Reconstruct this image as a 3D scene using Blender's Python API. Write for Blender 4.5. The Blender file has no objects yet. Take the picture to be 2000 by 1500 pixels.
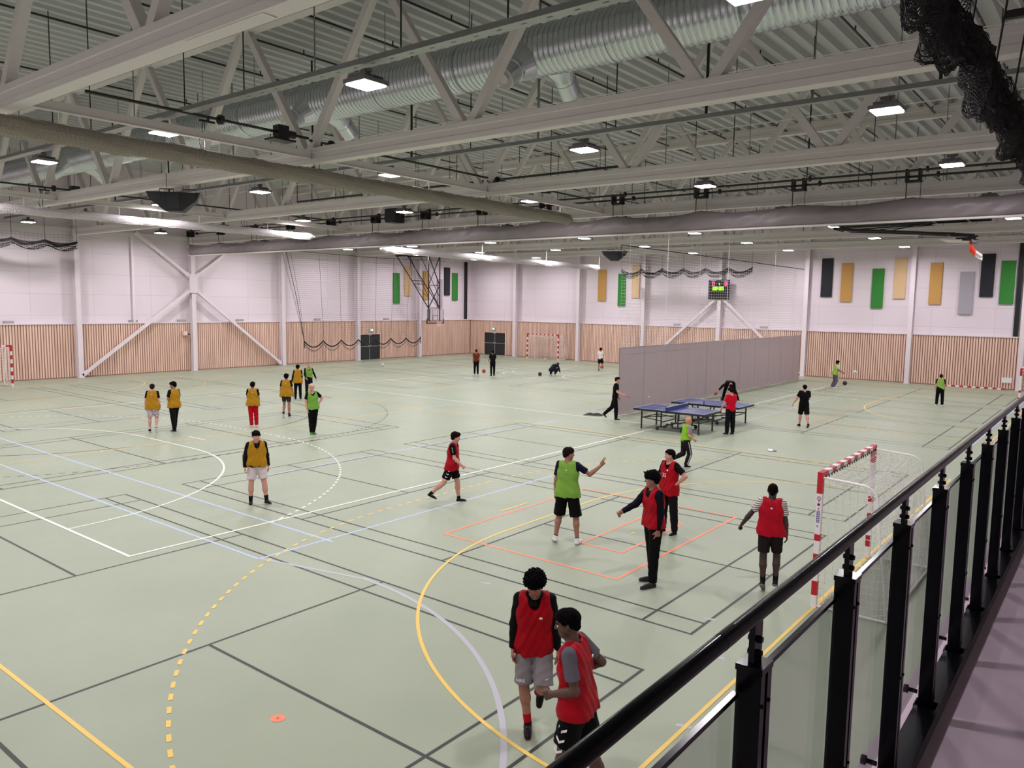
import bpy, math, random
import numpy as np
from mathutils import Vector, Matrix

S = bpy.context.scene
COL = S.collection
PI = math.pi
random.seed(7)
rng = np.random.default_rng(11)

# ------------------------------------------------------------------ camera, world, exposure
CAM = np.array([17.814, -8.324, 4.508])
YAW, PITCH, ROLL = 2.23733, 0.103217, 0.0151857
F_ = np.array([math.cos(YAW) * math.cos(PITCH), math.sin(YAW) * math.cos(PITCH), -math.sin(PITCH)])
R_ = np.array([math.sin(YAW), -math.cos(YAW), 0.0])
U_ = np.cross(R_, F_)
R2 = math.cos(ROLL) * R_ + math.sin(ROLL) * U_
U2 = -math.sin(ROLL) * R_ + math.cos(ROLL) * U_
cd = bpy.data.cameras.new('camera')
cd.sensor_width = 36.0
cd.lens = 1521.37 / 2000 * 36.0
cd.clip_start = 0.05
cd.clip_end = 300
cam = bpy.data.objects.new('camera', cd)
COL.objects.link(cam)
M = Matrix.Identity(4)
for i in range(3):
    M[i][0] = R2[i]; M[i][1] = U2[i]; M[i][2] = -F_[i]; M[i][3] = CAM[i]
cam.matrix_world = M
S.camera = cam

w = bpy.data.worlds.new('world')
w.use_nodes = True
w.node_tree.nodes['Background'].inputs[0].default_value = (0.05, 0.05, 0.055, 1)
w.node_tree.nodes['Background'].inputs[1].default_value = 0.3
S.world = w
S.view_settings.view_transform = 'Standard'
S.view_settings.look = 'None'
S.view_settings.exposure = 0.0
S.view_settings.gamma = 1.0
S.view_settings.use_curve_mapping = False
LAMP_W = 178.0          # watts of each ceiling lamp
LAMP_RGB = (1.0, 0.94, 0.985)

# ------------------------------------------------------------------ materials
def lin(c):
    return tuple(((v / 255) / 12.92 if v / 255 <= 0.04045 else ((v / 255 + 0.055) / 1.055) ** 2.4) for v in c)

MATS = {}
def mat(name, rgb, rough=0.6, metal=0.0, spec=0.5, noise=0.0, nscale=4.0, coat=0.0):
    if name in MATS: return MATS[name]
    m = bpy.data.materials.new(name); m.use_nodes = True
    nt = m.node_tree; b = nt.nodes['Principled BSDF']
    c = lin(rgb) + (1,)
    b.inputs['Base Color'].default_value = c
    b.inputs['Roughness'].default_value = rough
    b.inputs['Metallic'].default_value = metal
    b.inputs['Specular IOR Level'].default_value = spec
    b.inputs['Coat Weight'].default_value = coat
    if noise:
        tc = nt.nodes.new('ShaderNodeTexCoord'); n = nt.nodes.new('ShaderNodeTexNoise')
        n.inputs['Scale'].default_value = nscale; n.inputs['Detail'].default_value = 3
        nt.links.new(tc.outputs['Object'], n.inputs['Vector'])
        mx = nt.nodes.new('ShaderNodeMix'); mx.data_type = 'RGBA'
        mx.inputs[6].default_value = tuple(v * (1 - noise) for v in c[:3]) + (1,)
        mx.inputs[7].default_value = tuple(min(1, v * (1 + noise)) for v in c[:3]) + (1,)
        nt.links.new(n.outputs[0], mx.inputs[0]); nt.links.new(mx.outputs[2], b.inputs['Base Color'])
    MATS[name] = m
    return m

def emat(name, rgb, strength):
    if name in MATS: return MATS[name]
    m = bpy.data.materials.new(name); m.use_nodes = True
    b = m.node_tree.nodes['Principled BSDF']
    b.inputs['Base Color'].default_value = (0.02, 0.02, 0.02, 1)
    b.inputs['Emission Color'].default_value = lin(rgb) + (1,)
    b.inputs['Emission Strength'].default_value = strength
    MATS[name] = m
    return m

m_white = mat('white_steel', (228, 217, 222), 0.45, noise=0.03)
m_truss = mat('truss_paint', (212, 206, 203), 0.5, noise=0.03)
m_wallup = mat('wall_white', (226, 220, 222), 0.6)
m_black = mat('black_metal', (18, 18, 20), 0.4)
m_rail = mat('railing_paint', (6, 6, 10), 0.2, spec=0.14)
m_galv = mat('galvanised', (150, 152, 152), 0.38, 0.85, noise=0.08, nscale=3)
m_duct = mat('duct_steel', (204, 209, 214), 0.27, 0.92, noise=0.08, nscale=2.5)
m_grey = mat('curtain_grey', (124, 115, 117), 0.5, noise=0.05, nscale=2)
m_red = mat('goal_red', (186, 14, 36), 0.4)
m_gw = mat('goal_white', (235, 230, 230), 0.4)
m_net = mat('net_white', (235, 232, 232), 0.7)
m_netroll = mat('net_rolled', (150, 143, 132), 0.8, noise=0.25, nscale=30)
m_netblack = mat('net_black', (20, 18, 19), 0.8)
m_silver = mat('silver', (190, 190, 192), 0.35, 0.4)
m_door = mat('door_dark', (38, 42, 46), 0.45)
m_doorfr = mat('door_mullion', (150, 155, 160), 0.4, 0.3)

def wood_mat():
    m = bpy.data.materials.new('wood_slats'); m.use_nodes = True
    nt = m.node_tree; b = nt.nodes['Principled BSDF']; b.inputs['Roughness'].default_value = 0.6
    tc = nt.nodes.new('ShaderNodeTexCoord'); mp = nt.nodes.new('ShaderNodeMapping')
    mp.inputs['Scale'].default_value = (1.9, 1.9, 0.12)
    n = nt.nodes.new('ShaderNodeTexNoise'); n.inputs['Scale'].default_value = 3.2; n.inputs['Detail'].default_value = 4
    cr = nt.nodes.new('ShaderNodeValToRGB')
    cr.color_ramp.elements[0].position = 0.3; cr.color_ramp.elements[0].color = lin((213, 177, 159)) + (1,)
    cr.color_ramp.elements[1].position = 0.7; cr.color_ramp.elements[1].color = lin((242, 209, 191)) + (1,)
    nt.links.new(tc.outputs['Object'], mp.inputs[0]); nt.links.new(mp.outputs[0], n.inputs['Vector'])
    nt.links.new(n.outputs[0], cr.inputs[0]); nt.links.new(cr.outputs[0], b.inputs['Base Color'])
    return m
m_wood = wood_mat()
m_woodback = mat('wood_groove', (152, 116, 103), 0.8)

def floor_mat():
    m = bpy.data.materials.new('sports_floor'); m.use_nodes = True
    nt = m.node_tree; b = nt.nodes['Principled BSDF']
    b.inputs['Roughness'].default_value = 0.42; b.inputs['Specular IOR Level'].default_value = 0.35
    tc = nt.nodes.new('ShaderNodeTexCoord')
    n = nt.nodes.new('ShaderNodeTexNoise'); n.inputs['Scale'].default_value = 0.5; n.inputs['Detail'].default_value = 6
    n2 = nt.nodes.new('ShaderNodeTexNoise'); n2.inputs['Scale'].default_value = 5; n2.inputs['Detail'].default_value = 5
    cr = nt.nodes.new('ShaderNodeValToRGB')
    cr.color_ramp.elements[0].position = 0.3; cr.color_ramp.elements[0].color = lin((149, 159, 137)) + (1,)
    cr.color_ramp.elements[1].position = 0.7; cr.color_ramp.elements[1].color = lin((157, 166, 144)) + (1,)
    nt.links.new(tc.outputs['Object'], n.inputs['Vector']); nt.links.new(tc.outputs['Object'], n2.inputs['Vector'])
    nt.links.new(n.outputs[0], cr.inputs[0]); nt.links.new(cr.outputs[0], b.inputs['Base Color'])
    mr = nt.nodes.new('ShaderNodeMapRange'); mr.inputs[3].default_value = 0.36; mr.inputs[4].default_value = 0.5
    nt.links.new(n2.outputs[0], mr.inputs[0]); nt.links.new(mr.outputs[0], b.inputs['Roughness'])
    return m
m_floor = floor_mat()

def glass_mat():
    m = bpy.data.materials.new('tinted_glass'); m.use_nodes = True
    nt = m.node_tree; nt.nodes.remove(nt.nodes['Principled BSDF'])
    t = nt.nodes.new('ShaderNodeBsdfTransparent'); t.inputs[0].default_value = (0.80, 0.81, 0.81, 1)
    g = nt.nodes.new('ShaderNodeBsdfGlossy'); g.inputs[0].default_value = (1, 1, 1, 1); g.inputs['Roughness'].default_value = 0.03
    lw_ = nt.nodes.new('ShaderNodeLayerWeight'); lw_.inputs[0].default_value = 0.12
    fr = nt.nodes.new('ShaderNodeMath'); fr.operation = 'MULTIPLY'; fr.inputs[1].default_value = 0.5
    nt.links.new(lw_.outputs['Facing'], fr.inputs[0])
    mx = nt.nodes.new('ShaderNodeMixShader')
    nt.links.new(fr.outputs[0], mx.inputs[0]); nt.links.new(t.outputs[0], mx.inputs[1]); nt.links.new(g.outputs[0], mx.inputs[2])
    nt.links.new(mx.outputs[0], nt.nodes['Material Output'].inputs[0])
    return m
m_glass = glass_mat()

# ------------------------------------------------------------------ mesh helpers
class MB:
    def __init__(s): s.v = []; s.f = []; s.m = []
    def add(s, vs, fs, mi=0):
        o = len(s.v); s.v.extend([tuple(map(float, v)) for v in vs])
        s.f.extend([tuple(i + o for i in f) for f in fs]); s.m.extend([mi] * len(fs))
    def box(s, x0, x1, y0, y1, z0, z1, mi=0):
        s.add([(x0,y0,z0),(x1,y0,z0),(x1,y1,z0),(x0,y1,z0),(x0,y0,z1),(x1,y0,z1),(x1,y1,z1),(x0,y1,z1)],
              [(0,3,2,1),(4,5,6,7),(0,1,5,4),(1,2,6,5),(2,3,7,6),(3,0,4,7)], mi)
    def ring(s, pts, prof, up=(0,0,1), closed=True, caps=True, mi=0):
        """sweep profile [(a,b)] along polyline pts"""
        pts = [np.array(q, float) for q in pts]; n = len(prof); rows = []
        u0 = np.array(up, float)
        for i, q in enumerate(pts):
            d = pts[min(i+1, len(pts)-1)] - pts[max(i-1, 0)]
            d /= (np.linalg.norm(d) + 1e-12)
            if abs(d @ u0) > 0.98: uu = np.array([1., 0, 0]) if abs(d[0]) < 0.9 else np.array([0, 1., 0])
            else: uu = u0
            a = np.cross(uu, d); a /= np.linalg.norm(a); b = np.cross(d, a)
            rows.append([q + a * pa + b * pb for pa, pb in prof])
        vs = [v for r in rows for v in r]; fs = []
        for i in range(len(rows) - 1):
            for j in range(n if closed else n - 1):
                k = (j + 1) % n
                fs.append((i*n+j, i*n+k, (i+1)*n+k, (i+1)*n+j))
        if caps and closed:
            fs.append(tuple(reversed(range(n)))); fs.append(tuple((len(rows)-1)*n + j for j in range(n)))
        s.add(vs, fs, mi)
    def tube(s, pts, r, n=8, mi=0, caps=True):
        s.ring(pts, [(r*math.cos(2*PI*k/n), r*math.sin(2*PI*k/n)) for k in range(n)], mi=mi, caps=caps)
    def bar(s, a, b, w_, h, mi=0, up=(0,0,1)):
        s.ring([a, b], [(-w_/2,-h/2),(w_/2,-h/2),(w_/2,h/2),(-w_/2,h/2)], up=up, mi=mi)
    def sphere(s, c, r, n=16, mi=0, sc=(1,1,1)):
        vs = []; fs = []; k = n // 2
        for i in range(1, k):
            t = PI*i/k
            for j in range(n):
                p_ = 2*PI*j/n
                vs.append((c[0]+r*sc[0]*math.sin(t)*math.cos(p_), c[1]+r*sc[1]*math.sin(t)*math.sin(p_), c[2]+r*sc[2]*math.cos(t)))
        vs.append((c[0],c[1],c[2]+r*sc[2])); vs.append((c[0],c[1],c[2]-r*sc[2]))
        T = len(vs)-2; B = len(vs)-1
        for i in range(k-2):
            for j in range(n):
                fs.append((i*n+j,(i+1)*n+j,(i+1)*n+(j+1)%n,i*n+(j+1)%n))
        for j in range(n):
            fs.append((T, j, (j+1)%n)); fs.append((B, (k-2)*n+(j+1)%n, (k-2)*n+j))
        s.add(vs, fs, mi)
    def lathe(s, c, prof, axis=(0,0,1), n=24, mi=0):
        a = np.array(axis, float); a /= np.linalg.norm(a)
        t = np.array([1.,0,0]) if abs(a[0]) < .9 else np.array([0,1.,0])
        u = np.cross(a, t); u /= np.linalg.norm(u); v = np.cross(a, u); c = np.array(c, float)
        vs = []; fs = []
        for r, z in prof:
            for j in range(n):
                p_ = 2*PI*j/n; vs.append(c + a*z + u*r*math.cos(p_) + v*r*math.sin(p_))
        for i in range(len(prof)-1):
            for j in range(n): fs.append((i*n+j, i*n+(j+1)%n, (i+1)*n+(j+1)%n, (i+1)*n+j))
        s.add(vs, fs, mi)
    def build(s, name, mats, parent=None, smooth=False, loc=None, rotz=None):
        me = bpy.data.meshes.new(name)
        me.from_pydata(s.v, [], s.f)
        for m in (mats if isinstance(mats, (list, tuple)) else [mats]): me.materials.append(m)
        if any(s.m): me.polygons.foreach_set('material_index', s.m)
        if smooth: me.polygons.foreach_set('use_smooth', [True]*len(s.f))
        me.update()
        o = bpy.data.objects.new(name, me); COL.objects.link(o)
        if parent is not None: o.parent = parent
        if loc is not None: o.location = loc
        if rotz is not None: o.rotation_euler = (0, 0, rotz)
        return o

def empty(name, loc=(0,0,0), rotz=0.0):
    o = bpy.data.objects.new(name, None); COL.objects.link(o)
    o.location = loc; o.rotation_euler = (0, 0, rotz); o.empty_display_size = 0.2
    return o
def tag(o, label, cat, group=None):
    o['label'] = label; o['category'] = cat
    if group: o['group'] = group
    return o
def struct(o, label=None):
    o['kind'] = 'structure'
    if label: o['label'] = label
    return o
def copy_tree(o, parent=None):
    c = o.copy(); COL.objects.link(c)
    if parent is not None: c.parent = parent
    for ch in list(o.children): copy_tree(ch, c)
    return c
ORD = ['first','second','third','fourth','fifth','sixth','seventh','eighth','ninth','tenth','eleventh','twelfth']

XA, YB, YC, XR = -28.3, 44.2, -9.25, 17.25      # left wall, far wall, near wall, balcony front
def roof_z(y): return 11.67   # underside of the top chords

# ------------------------------------------------------------------ ceiling lamps
XL = [14.05, 7.46, 0.84, -5.55, -12.15, -18.7, -25.0]
YL = [-5.95, 0.75, 7.45, 14.15, 20.85, 27.5, 34.2, 40.9]  # first row is out of view, added to light the near end
ROWN = ['out of view by the balcony corner, added for light', 'beside the spiral duct', 'beyond the spiral duct', 'just before the grey curtain', 'just behind the grey curtain',
        'second behind the grey curtain', 'next to last before far wall', 'closest to far wall']
ZLAMP = 8.12
m_lamp = emat('lamp_face', (255, 244, 250), 26.0)
m_lampbody = mat('lamp_body', (120, 118, 120), 0.4, 0.3)
def lamp_meshes():
    a = MB(); a.box(-.27,.27,-.27,.27,0.0,.07); 
    for k in range(9): a.box(-.2,.2,-.2+k*.05-.006,-.2+k*.05+.006,.07,.14)
    a.box(-.05,.05,-.05,.05,.07,.26); a.box(-.12,.12,-.03,.03,.2,.26)
    d = MB(); d.box(-.235,.235,-.235,.235,-.02,0.0)
    return a, d
la, ld = lamp_meshes()
lamp0 = empty('ceiling_light', (XL[0], YL[0], ZLAMP))
la.build('lamp_housing', m_lampbody, lamp0)
ld.build('diffuser', m_lamp, lamp0)
li = bpy.data.lights.new('lamp_glow', 'AREA'); li.shape = 'SQUARE'; li.size = 0.46
li.energy = LAMP_W; li.color = LAMP_RGB; li.spread = math.radians(170)
lo = bpy.data.objects.new('lamp_glow', li); COL.objects.link(lo); lo.parent = lamp0; lo.location = (0, 0, -0.03)
for j, y in enumerate(YL):
    for i, x in enumerate(XL):
        o = lamp0 if (i == 0 and j == 0) else copy_tree(lamp0)
        o.location = (x, y, ZLAMP if j < 4 else 8.05)
        tag(o, 'square lamp, %s from left wall, in row %s' % (ORD[len(XL)-1-i], ROWN[j]), 'ceiling light', 'square high-bay lamps under the roof')

# ------------------------------------------------------------------ room shell
fb = MB(); fb.box(XA-.3, XR+.3, YC-.3, YB+.3, -.2, 0)
floor = struct(fb.build('floor', m_floor))

# court lines : strips laid on the floor, one part per colour
class Lines:
    def __init__(s, z, dz=1e-5): s.b = MB(); s.z = z; s.dz = dz
    def seg(s, x0, y0, x1, y1, w_=.05):
        dx, dy = x1-x0, y1-y0; L = math.hypot(dx, dy)
        if L < 1e-6: return
        if L > .4: s.z += s.dz
        nx, ny = -dy/L*w_/2, dx/L*w_/2
        s.b.add([(x0+nx,y0+ny,s.z),(x1+nx,y1+ny,s.z),(x1-nx,y1-ny,s.z),(x0-nx,y0-ny,s.z)], [(0,3,2,1)])
    def poly(s, pts, w_=.05):
        for a, b in zip(pts[:-1], pts[1:]): s.seg(a[0], a[1], b[0], b[1], w_)
    def rect(s, x0, x1, y0, y1, w_=.05):
        e = w_/2
        s.seg(x0-e,y0,x1+e,y0,w_); s.seg(x0-e,y1,x1+e,y1,w_); s.seg(x0,y0+e,x0,y1-e,w_); s.seg(x1,y0+e,x1,y1-e,w_)
    def arc(s, cx, cy, r, a0, a1, w_=.05, dash=None):
        s.z += s.dz; n = max(8, int(abs(a1-a0)*r/.12)); ri, ro = r-w_/2, r+w_/2
        def piece(b0, b1, k):
            vs = []
            for i in range(k+1):
                a = b0+(b1-b0)*i/k; vs += [(cx+ri*math.cos(a),cy+ri*math.sin(a),s.z),(cx+ro*math.cos(a),cy+ro*math.sin(a),s.z)]
            up = b1 > b0
            s.b.add(vs, [((2*i,2*i+1,2*i+3,2*i+2) if up else (2*i,2*i+2,2*i+3,2*i+1)) for i in range(k)])
        if dash:
            L = abs(a1-a0)*r; m = int(L/(2*dash)); st = (a1-a0)/(L/dash)
            for k in range(m+1): piece(a0+2*k*st, a0+(2*k+1)*st, 3)
        else: piece(a0, a1, n)
    def dashseg(s, x0, y0, x1, y1, dash, w_=.05):
        L = math.hypot(x1-x0, y1-y0); m = int(L/(2*dash)); ux, uy = (x1-x0)/L, (y1-y0)/L
        for k in range(m+1): s.seg(x0+ux*2*k*dash, y0+uy*2*k*dash, x0+ux*min(L,(2*k+1)*dash), y0+uy*min(L,(2*k+1)*dash), w_)
    def area(s, gx, gy, dx, dy, w_=.05, marks=True, clip=None):
        """handball goal area: goal centre gx,gy, play direction dx,dy"""
        tx, ty = -dy, dx; a0 = math.atan2(dy, dx)
        for sg in (-1, 1):
            cx, cy = gx+tx*1.5*sg, gy+ty*1.5*sg
            s.arc(cx, cy, 6, a0, a0+sg*PI/2, w_)
            lim = math.acos(min(1, 8.5/9.0))
            s.arc(cx, cy, 9, a0, a0+sg*(PI/2-math.radians(19)), w_, dash=.15)
        s.seg(gx+dx*6-tx*1.5, gy+dy*6-ty*1.5, gx+dx*6+tx*1.5, gy+dy*6+ty*1.5, w_)
        s.dashseg(gx+dx*9-tx*1.5, gy+dy*9-ty*1.5, gx+dx*9+tx*1.5, gy+dy*9+ty*1.5, .15, w_)
        if marks:
            s.seg(gx+dx*7-tx*.5, gy+dy*7-ty*.5, gx+dx*7+tx*.5, gy+dy*7+ty*.5, w_)
            s.seg(gx+dx*4-tx*.075, gy+dy*4-ty*.075, gx+dx*4+tx*.075, gy+dy*4+ty*.075, w_)

bk = Lines(.0012, 5e-6); bl = Lines(.0022); orr = Lines(.0028); ye = Lines(.0034); wh = Lines(.0040); pu = Lines(.0019)
def badminton(x0, x1, y0, y1, along='x', w_=.045):
    if along == 'x':
        bk.rect(x0, x1, y0, y1, w_); bk.seg(x0, y0+.46, x1, y0+.46, w_); bk.seg(x0, y1-.46, x1, y1-.46, w_)
        m = (x0+x1)/2; c = (y0+y1)/2
        for sg, e in ((-1, x0), (1, x1)):
            bk.seg(m+sg*1.98, y0, m+sg*1.98, y1, w_); bk.seg(m+sg*1.98, c, e, c, w_); bk.seg(e-sg*.76, y0, e-sg*.76, y1, w_)
    else:
        bk.rect(x0, x1, y0, y1, w_); bk.seg(x0+.46, y0, x0+.46, y1, w_); bk.seg(x1-.46, y0, x1-.46, y1, w_)
        m = (y0+y1)/2; c = (x0+x1)/2
        for sg, e in ((-1, y0), (1, y1)):
            bk.seg(x0, m+sg*1.98, x1, m+sg*1.98, w_); bk.seg(c, m+sg*1.98, c, e, w_); bk.seg(x0, e-sg*.76, x1, e-sg*.76, w_)
for y0 in (-6.1, 1.37, 8.8):
    badminton(0, 13.4, y0, y0+6.1); badminton(-24.6, -11.2, y0, y0+6.1)
for y0 in (20.0, 27.45, 35.0):
    badminton(0.15, 13.55, y0, y0+6.1); badminton(-24.6, -11.2, y0, y0+6.1)
badminton(-8.65, -2.55, -2.4, 11.0, 'y'); badminton(-8.65, -2.55, 25.0, 38.4, 'y')
for gx, d in ((-11.6, 1),):
    bk.area(gx, 5.05, d, 0, .05, False)
bk.arc(-5.6, 31.5, 1.8, -PI/2, PI/2, .05)
bk.arc(-12.5, 31.5, 1.8, -PI*.6, PI*.4, .05); bk.arc(-16, 29, 2.6, -PI*.5, PI*.35, .05)
# blue volleyball
bl.seg(-17.5, -.65, 6.2, -.65); bl.seg(6.2, -.62, 6.2, 8.2); bl.seg(6.2, 19.0, 6.2, 37.6, .04)
bl.seg(-17.5, .82, 6.4, .82); bl.seg(.68, 2.6, .68, 16.4)
bl.seg(-11.9, .82, -11.9, 15); bl.seg(-5.6, -.65, -5.6, 17.2)
for yy in (22.6, 41.0): bl.seg(13.98, yy, 13.98, yy+.01)
bl.seg(13.95, 21.5, 13.95, 43.5, .16)
# lilac crease
pu.seg(6.2, -.62, 8.3, -.12, .06)
pu.arc(8.3, -6.3, 6.2, PI/2, -PI*.3, .07)
for cx, cy in ((13.3, 2.0), (13.9, .9), (14.3, -.9), (12.9, -1.1), (9.9, 1.0)): pu.seg(cx, cy, cx+.16, cy+.06, .06)
# orange floorball
orr.rect(7.62, 11.5, 2.57, 7.57, .055); orr.rect(9.98, 10.86, 3.83, 6.33, .055)
orr.arc(10.91, -3.56, .04, 0, 2*PI, .09); rd = Lines(.0016); rd.seg(8.42, 21.6, 8.42, 38.6, .05); rd.seg(-24.0, 5.4, -10, 5.6, .04)
# yellow cross-courts
for cy in (5.05, 32.6):
    ye.rect(-25.6, 14.4, cy-10.05, cy+10.0, .05)
    ye.seg(14.4, cy-1.5, 14.4, cy+1.5, .08); ye.area(14.4, cy, -1, 0); ye.area(-25.6, cy, 1, 0)
    ye.seg(-5.6, cy-10, -5.6, cy+10); ye.seg(-5.6, 15.05, -5.6, 15.05+.01)
# white main court
wh.rect(-15.6, 4.4, -2.03, 37.97, .06); wh.seg(-15.6, 18.0, 4.4, 18.0, .06)
wh.seg(-7.1, -2.03, -4.1, -2.03, .08); wh.area(-5.6, -2.03, 0, 1); wh.area(-5.6, 37.97, 0, -1)
wh.arc(-12.4, 31.7, 1.6, PI*.35, PI*1.35, .06); wh.arc(-7.0, 33.5, 3.2, PI*.45, PI*1.45, .05)
wh.seg(-15.6, 22.6, -15.0, 22.6, .06)
for nm, L_, c, rr in (('black_court_lines', bk, (46, 50, 46), .5), ('blue_court_lines', bl, (176, 196, 226), .5), ('lilac_court_lines', pu, (178, 178, 186), .5),
                  ('red_court_lines', rd, (190, 132, 112), .5), ('orange_court_lines', orr, (240, 140, 104), .5), ('yellow_court_lines', ye, (232, 196, 98), .5), ('white_court_lines', wh, (232, 234, 222), .5)):
    o = L_.b.build(nm, mat(nm, c, rr), floor)
    o['label'] = nm.split('_')[0] + ' painted court lines on the green floor'

# walls
def wall_slab(name, x0, x1, y0, y1, z0, z1, m, parent=None):
    b = MB(); b.box(x0, x1, y0, y1, z0, z1); return b.build(name, m, parent)
def panel_mat():
    m = bpy.data.materials.new('wall_panels'); m.use_nodes = True
    nt = m.node_tree; b = nt.nodes['Principled BSDF']; b.inputs['Roughness'].default_value = .5
    tc = nt.nodes.new('ShaderNodeTexCoord'); sx = nt.nodes.new('ShaderNodeSeparateXYZ'); nt.links.new(tc.outputs['Object'], sx.inputs[0])
    ad = nt.nodes.new('ShaderNodeMath'); ad.operation = 'ADD'; nt.links.new(sx.outputs[0], ad.inputs[0]); nt.links.new(sx.outputs[1], ad.inputs[1])
    cb = nt.nodes.new('ShaderNodeCombineXYZ'); nt.links.new(ad.outputs[0], cb.inputs[0]); nt.links.new(sx.outputs[2], cb.inputs[1])
    br = nt.nodes.new('ShaderNodeTexBrick'); br.offset = 0.0
    br.inputs['Scale'].default_value = 1.0; br.inputs['Brick Width'].default_value = 3.3; br.inputs['Row Height'].default_value = 1.16
    br.inputs['Mortar Size'].default_value = .012; br.inputs['Mortar Smooth'].default_value = .2
    br.inputs['Color1'].default_value = lin((228, 216, 224)) + (1,); br.inputs['Color2'].default_value = lin((225, 213, 221)) + (1,)
    br.inputs['Mortar'].default_value = lin((206, 194, 202)) + (1,)
    nt.links.new(cb.outputs[0], br.inputs['Vector']); nt.links.new(br.outputs[0], b.inputs['Base Color'])
    return m
m_panel = panel_mat()
TOP = 12.6
wl = struct(wall_slab('wall_left', XA-.3, XA-.12, YC-.3, YB+.3, 0, TOP, m_panel))
wf = struct(wall_slab('wall_far', XA-.3, 25, YB+.12, YB+.3, 0, TOP, m_panel))
struct(wall_slab('wall_near', XA-.3, 25, YC-.3, YC-.02, 0, TOP, m_wallup))
struct(wall_slab('wall_right', XR+.02, XR+.25, YC-.02, YB+.12, 0, 2.62, m_wallup))
struct(wall_slab('wall_balcony', 22.8, 23.0, YC-.02, YB+.12, 2.6, TOP, m_wallup))

# slatted wood panelling, doors cut out
def wainscot(name, length_axis, s0, s1, fixed, inward, holes, parent):
    b = MB(); per = .138; n = int((s1-s0)/per)
    for k in range(n):
        a = s0 + k*per; c = a + .088
        z0 = .06; ok = True
        for h0, h1, hz in holes:
            if c > h0 and a < h1: z0 = hz
        if z0 > 2.99: continue
        if length_axis == 'y': b.box(fixed, fixed+inward*.05, a, c, z0, 2.98) if inward > 0 else b.box(fixed+inward*.05, fixed, a, c, z0, 2.98)
        else: b.box(a, c, min(fixed, fixed+inward*.05), max(fixed, fixed+inward*.05), z0, 2.98)
    o = b.build(name, m_wood, parent)
    return o
DA = (31.2, 33.5, 2.02); DB = (-26.75, -24.25, 2.02)
def backing(name, axis, s0, s1, fixed, inward, hole, parent, z0=0, z1=3.0):
    b = MB(); t0, t1 = sorted((fixed, fixed-inward*.12))
    segs = [(s0, hole[0], z0), (hole[0], hole[1], hole[2]), (hole[1], s1, z0)] if hole else [(s0, s1, z0)]
    for a, c, zz in segs:
        if axis == 'y': b.box(t0, t1, a, c, zz, z1)
        else: b.box(a, c, t0, t1, zz, z1)
    return b.build(name, m_woodback, parent)
backing('panelling_backing', 'y', YC, YB, XA, 1, DA, wl)
wainscot('wood_panelling', 'y', YC+.05, YB-.05, XA, 1, [DA], wl)
backing('panelling_backing', 'x', XA, 19, YB, -1, DB, wf)
wainscot('wood_panelling', 'x', XA+.05, 19, YB, -1, [DB], wf)
b = MB(); b.box(XA-.12, XA+.10, YC, YB+.12, 2.98, 3.05); o = b.build('trim_1', m_white); struct(o)
b = MB(); b.box(XA+.10, 19, YB-.10, YB+.12, 2.98, 3.05); struct(b.build('trim_2', m_white))
b = MB(); b.box(XA, XA+.06, YC, DA[0], 0, .06); b.box(XA, XA+.06, DA[1], YB, 0, .06); struct(b.build('baseboard_left', m_woodback))
b = MB(); b.box(XA+.06, DB[0], YB-.06, YB, 0, .06); b.box(DB[1], 19, YB-.06, YB, 0, .06); struct(b.build('baseboard_far', m_woodback))

def door(name, axis, s0, s1, top, fixed, inward):
    e = empty(name); struct(e)
    d = fixed - inward*.10
    def bx(bb, a, c, z0, z1, t0, t1):
        lo_, hi_ = sorted((fixed+inward*t0, fixed+inward*t1))
        if axis == 'y': bb.box(lo_, hi_, a, c, z0, z1)
        else: bb.box(a, c, lo_, hi_, z0, z1)
    m = (s0+s1)/2
    fr = MB()
    bx(fr, s0, s0+.08, 0, top, -.1, .03); bx(fr, s1-.08, s1, 0, top, -.1, .03); bx(fr, s0+.08, s1-.08, top-.08, top, -.1, .03)
    fr.build('door_frame', m_wood, e)
    for a, c in ((s0+.08, m), (m, s1-.08)):
        l_ = MB(); bx(l_, a+.006, c-.006, .01, top-.085, -.08, -.03); lf = l_.build('door_leaf', m_door, e)
        h = MB(); bx(h, a+.1 if a > m-.01 else c-.14, a+.14 if a > m-.01 else c-.1, .98, 1.12, -.03, .02); h.build('door_handle', m_silver, lf)
        h = MB(); bx(h, a, c, 1.0, 1.05, -.03, -.02); h.build('push_bar', m_doorfr, lf)
    c_ = MB(); bx(c_, m-.025, m+.025, 0, top-.08, -.03, -.01); c_.build('door_astragal', m_doorfr, e)
    cl = MB(); bx(cl, m-.16, m+.16, top-.14, top-.06, -.03, .06); cl.build('door_closer', m_silver, e)
    return e
door('door_1', 'y', DA[0], DA[1], DA[2], XA, 1)
door('door_2', 'x', DB[0], DB[1], DB[2], YB, -1)

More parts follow.
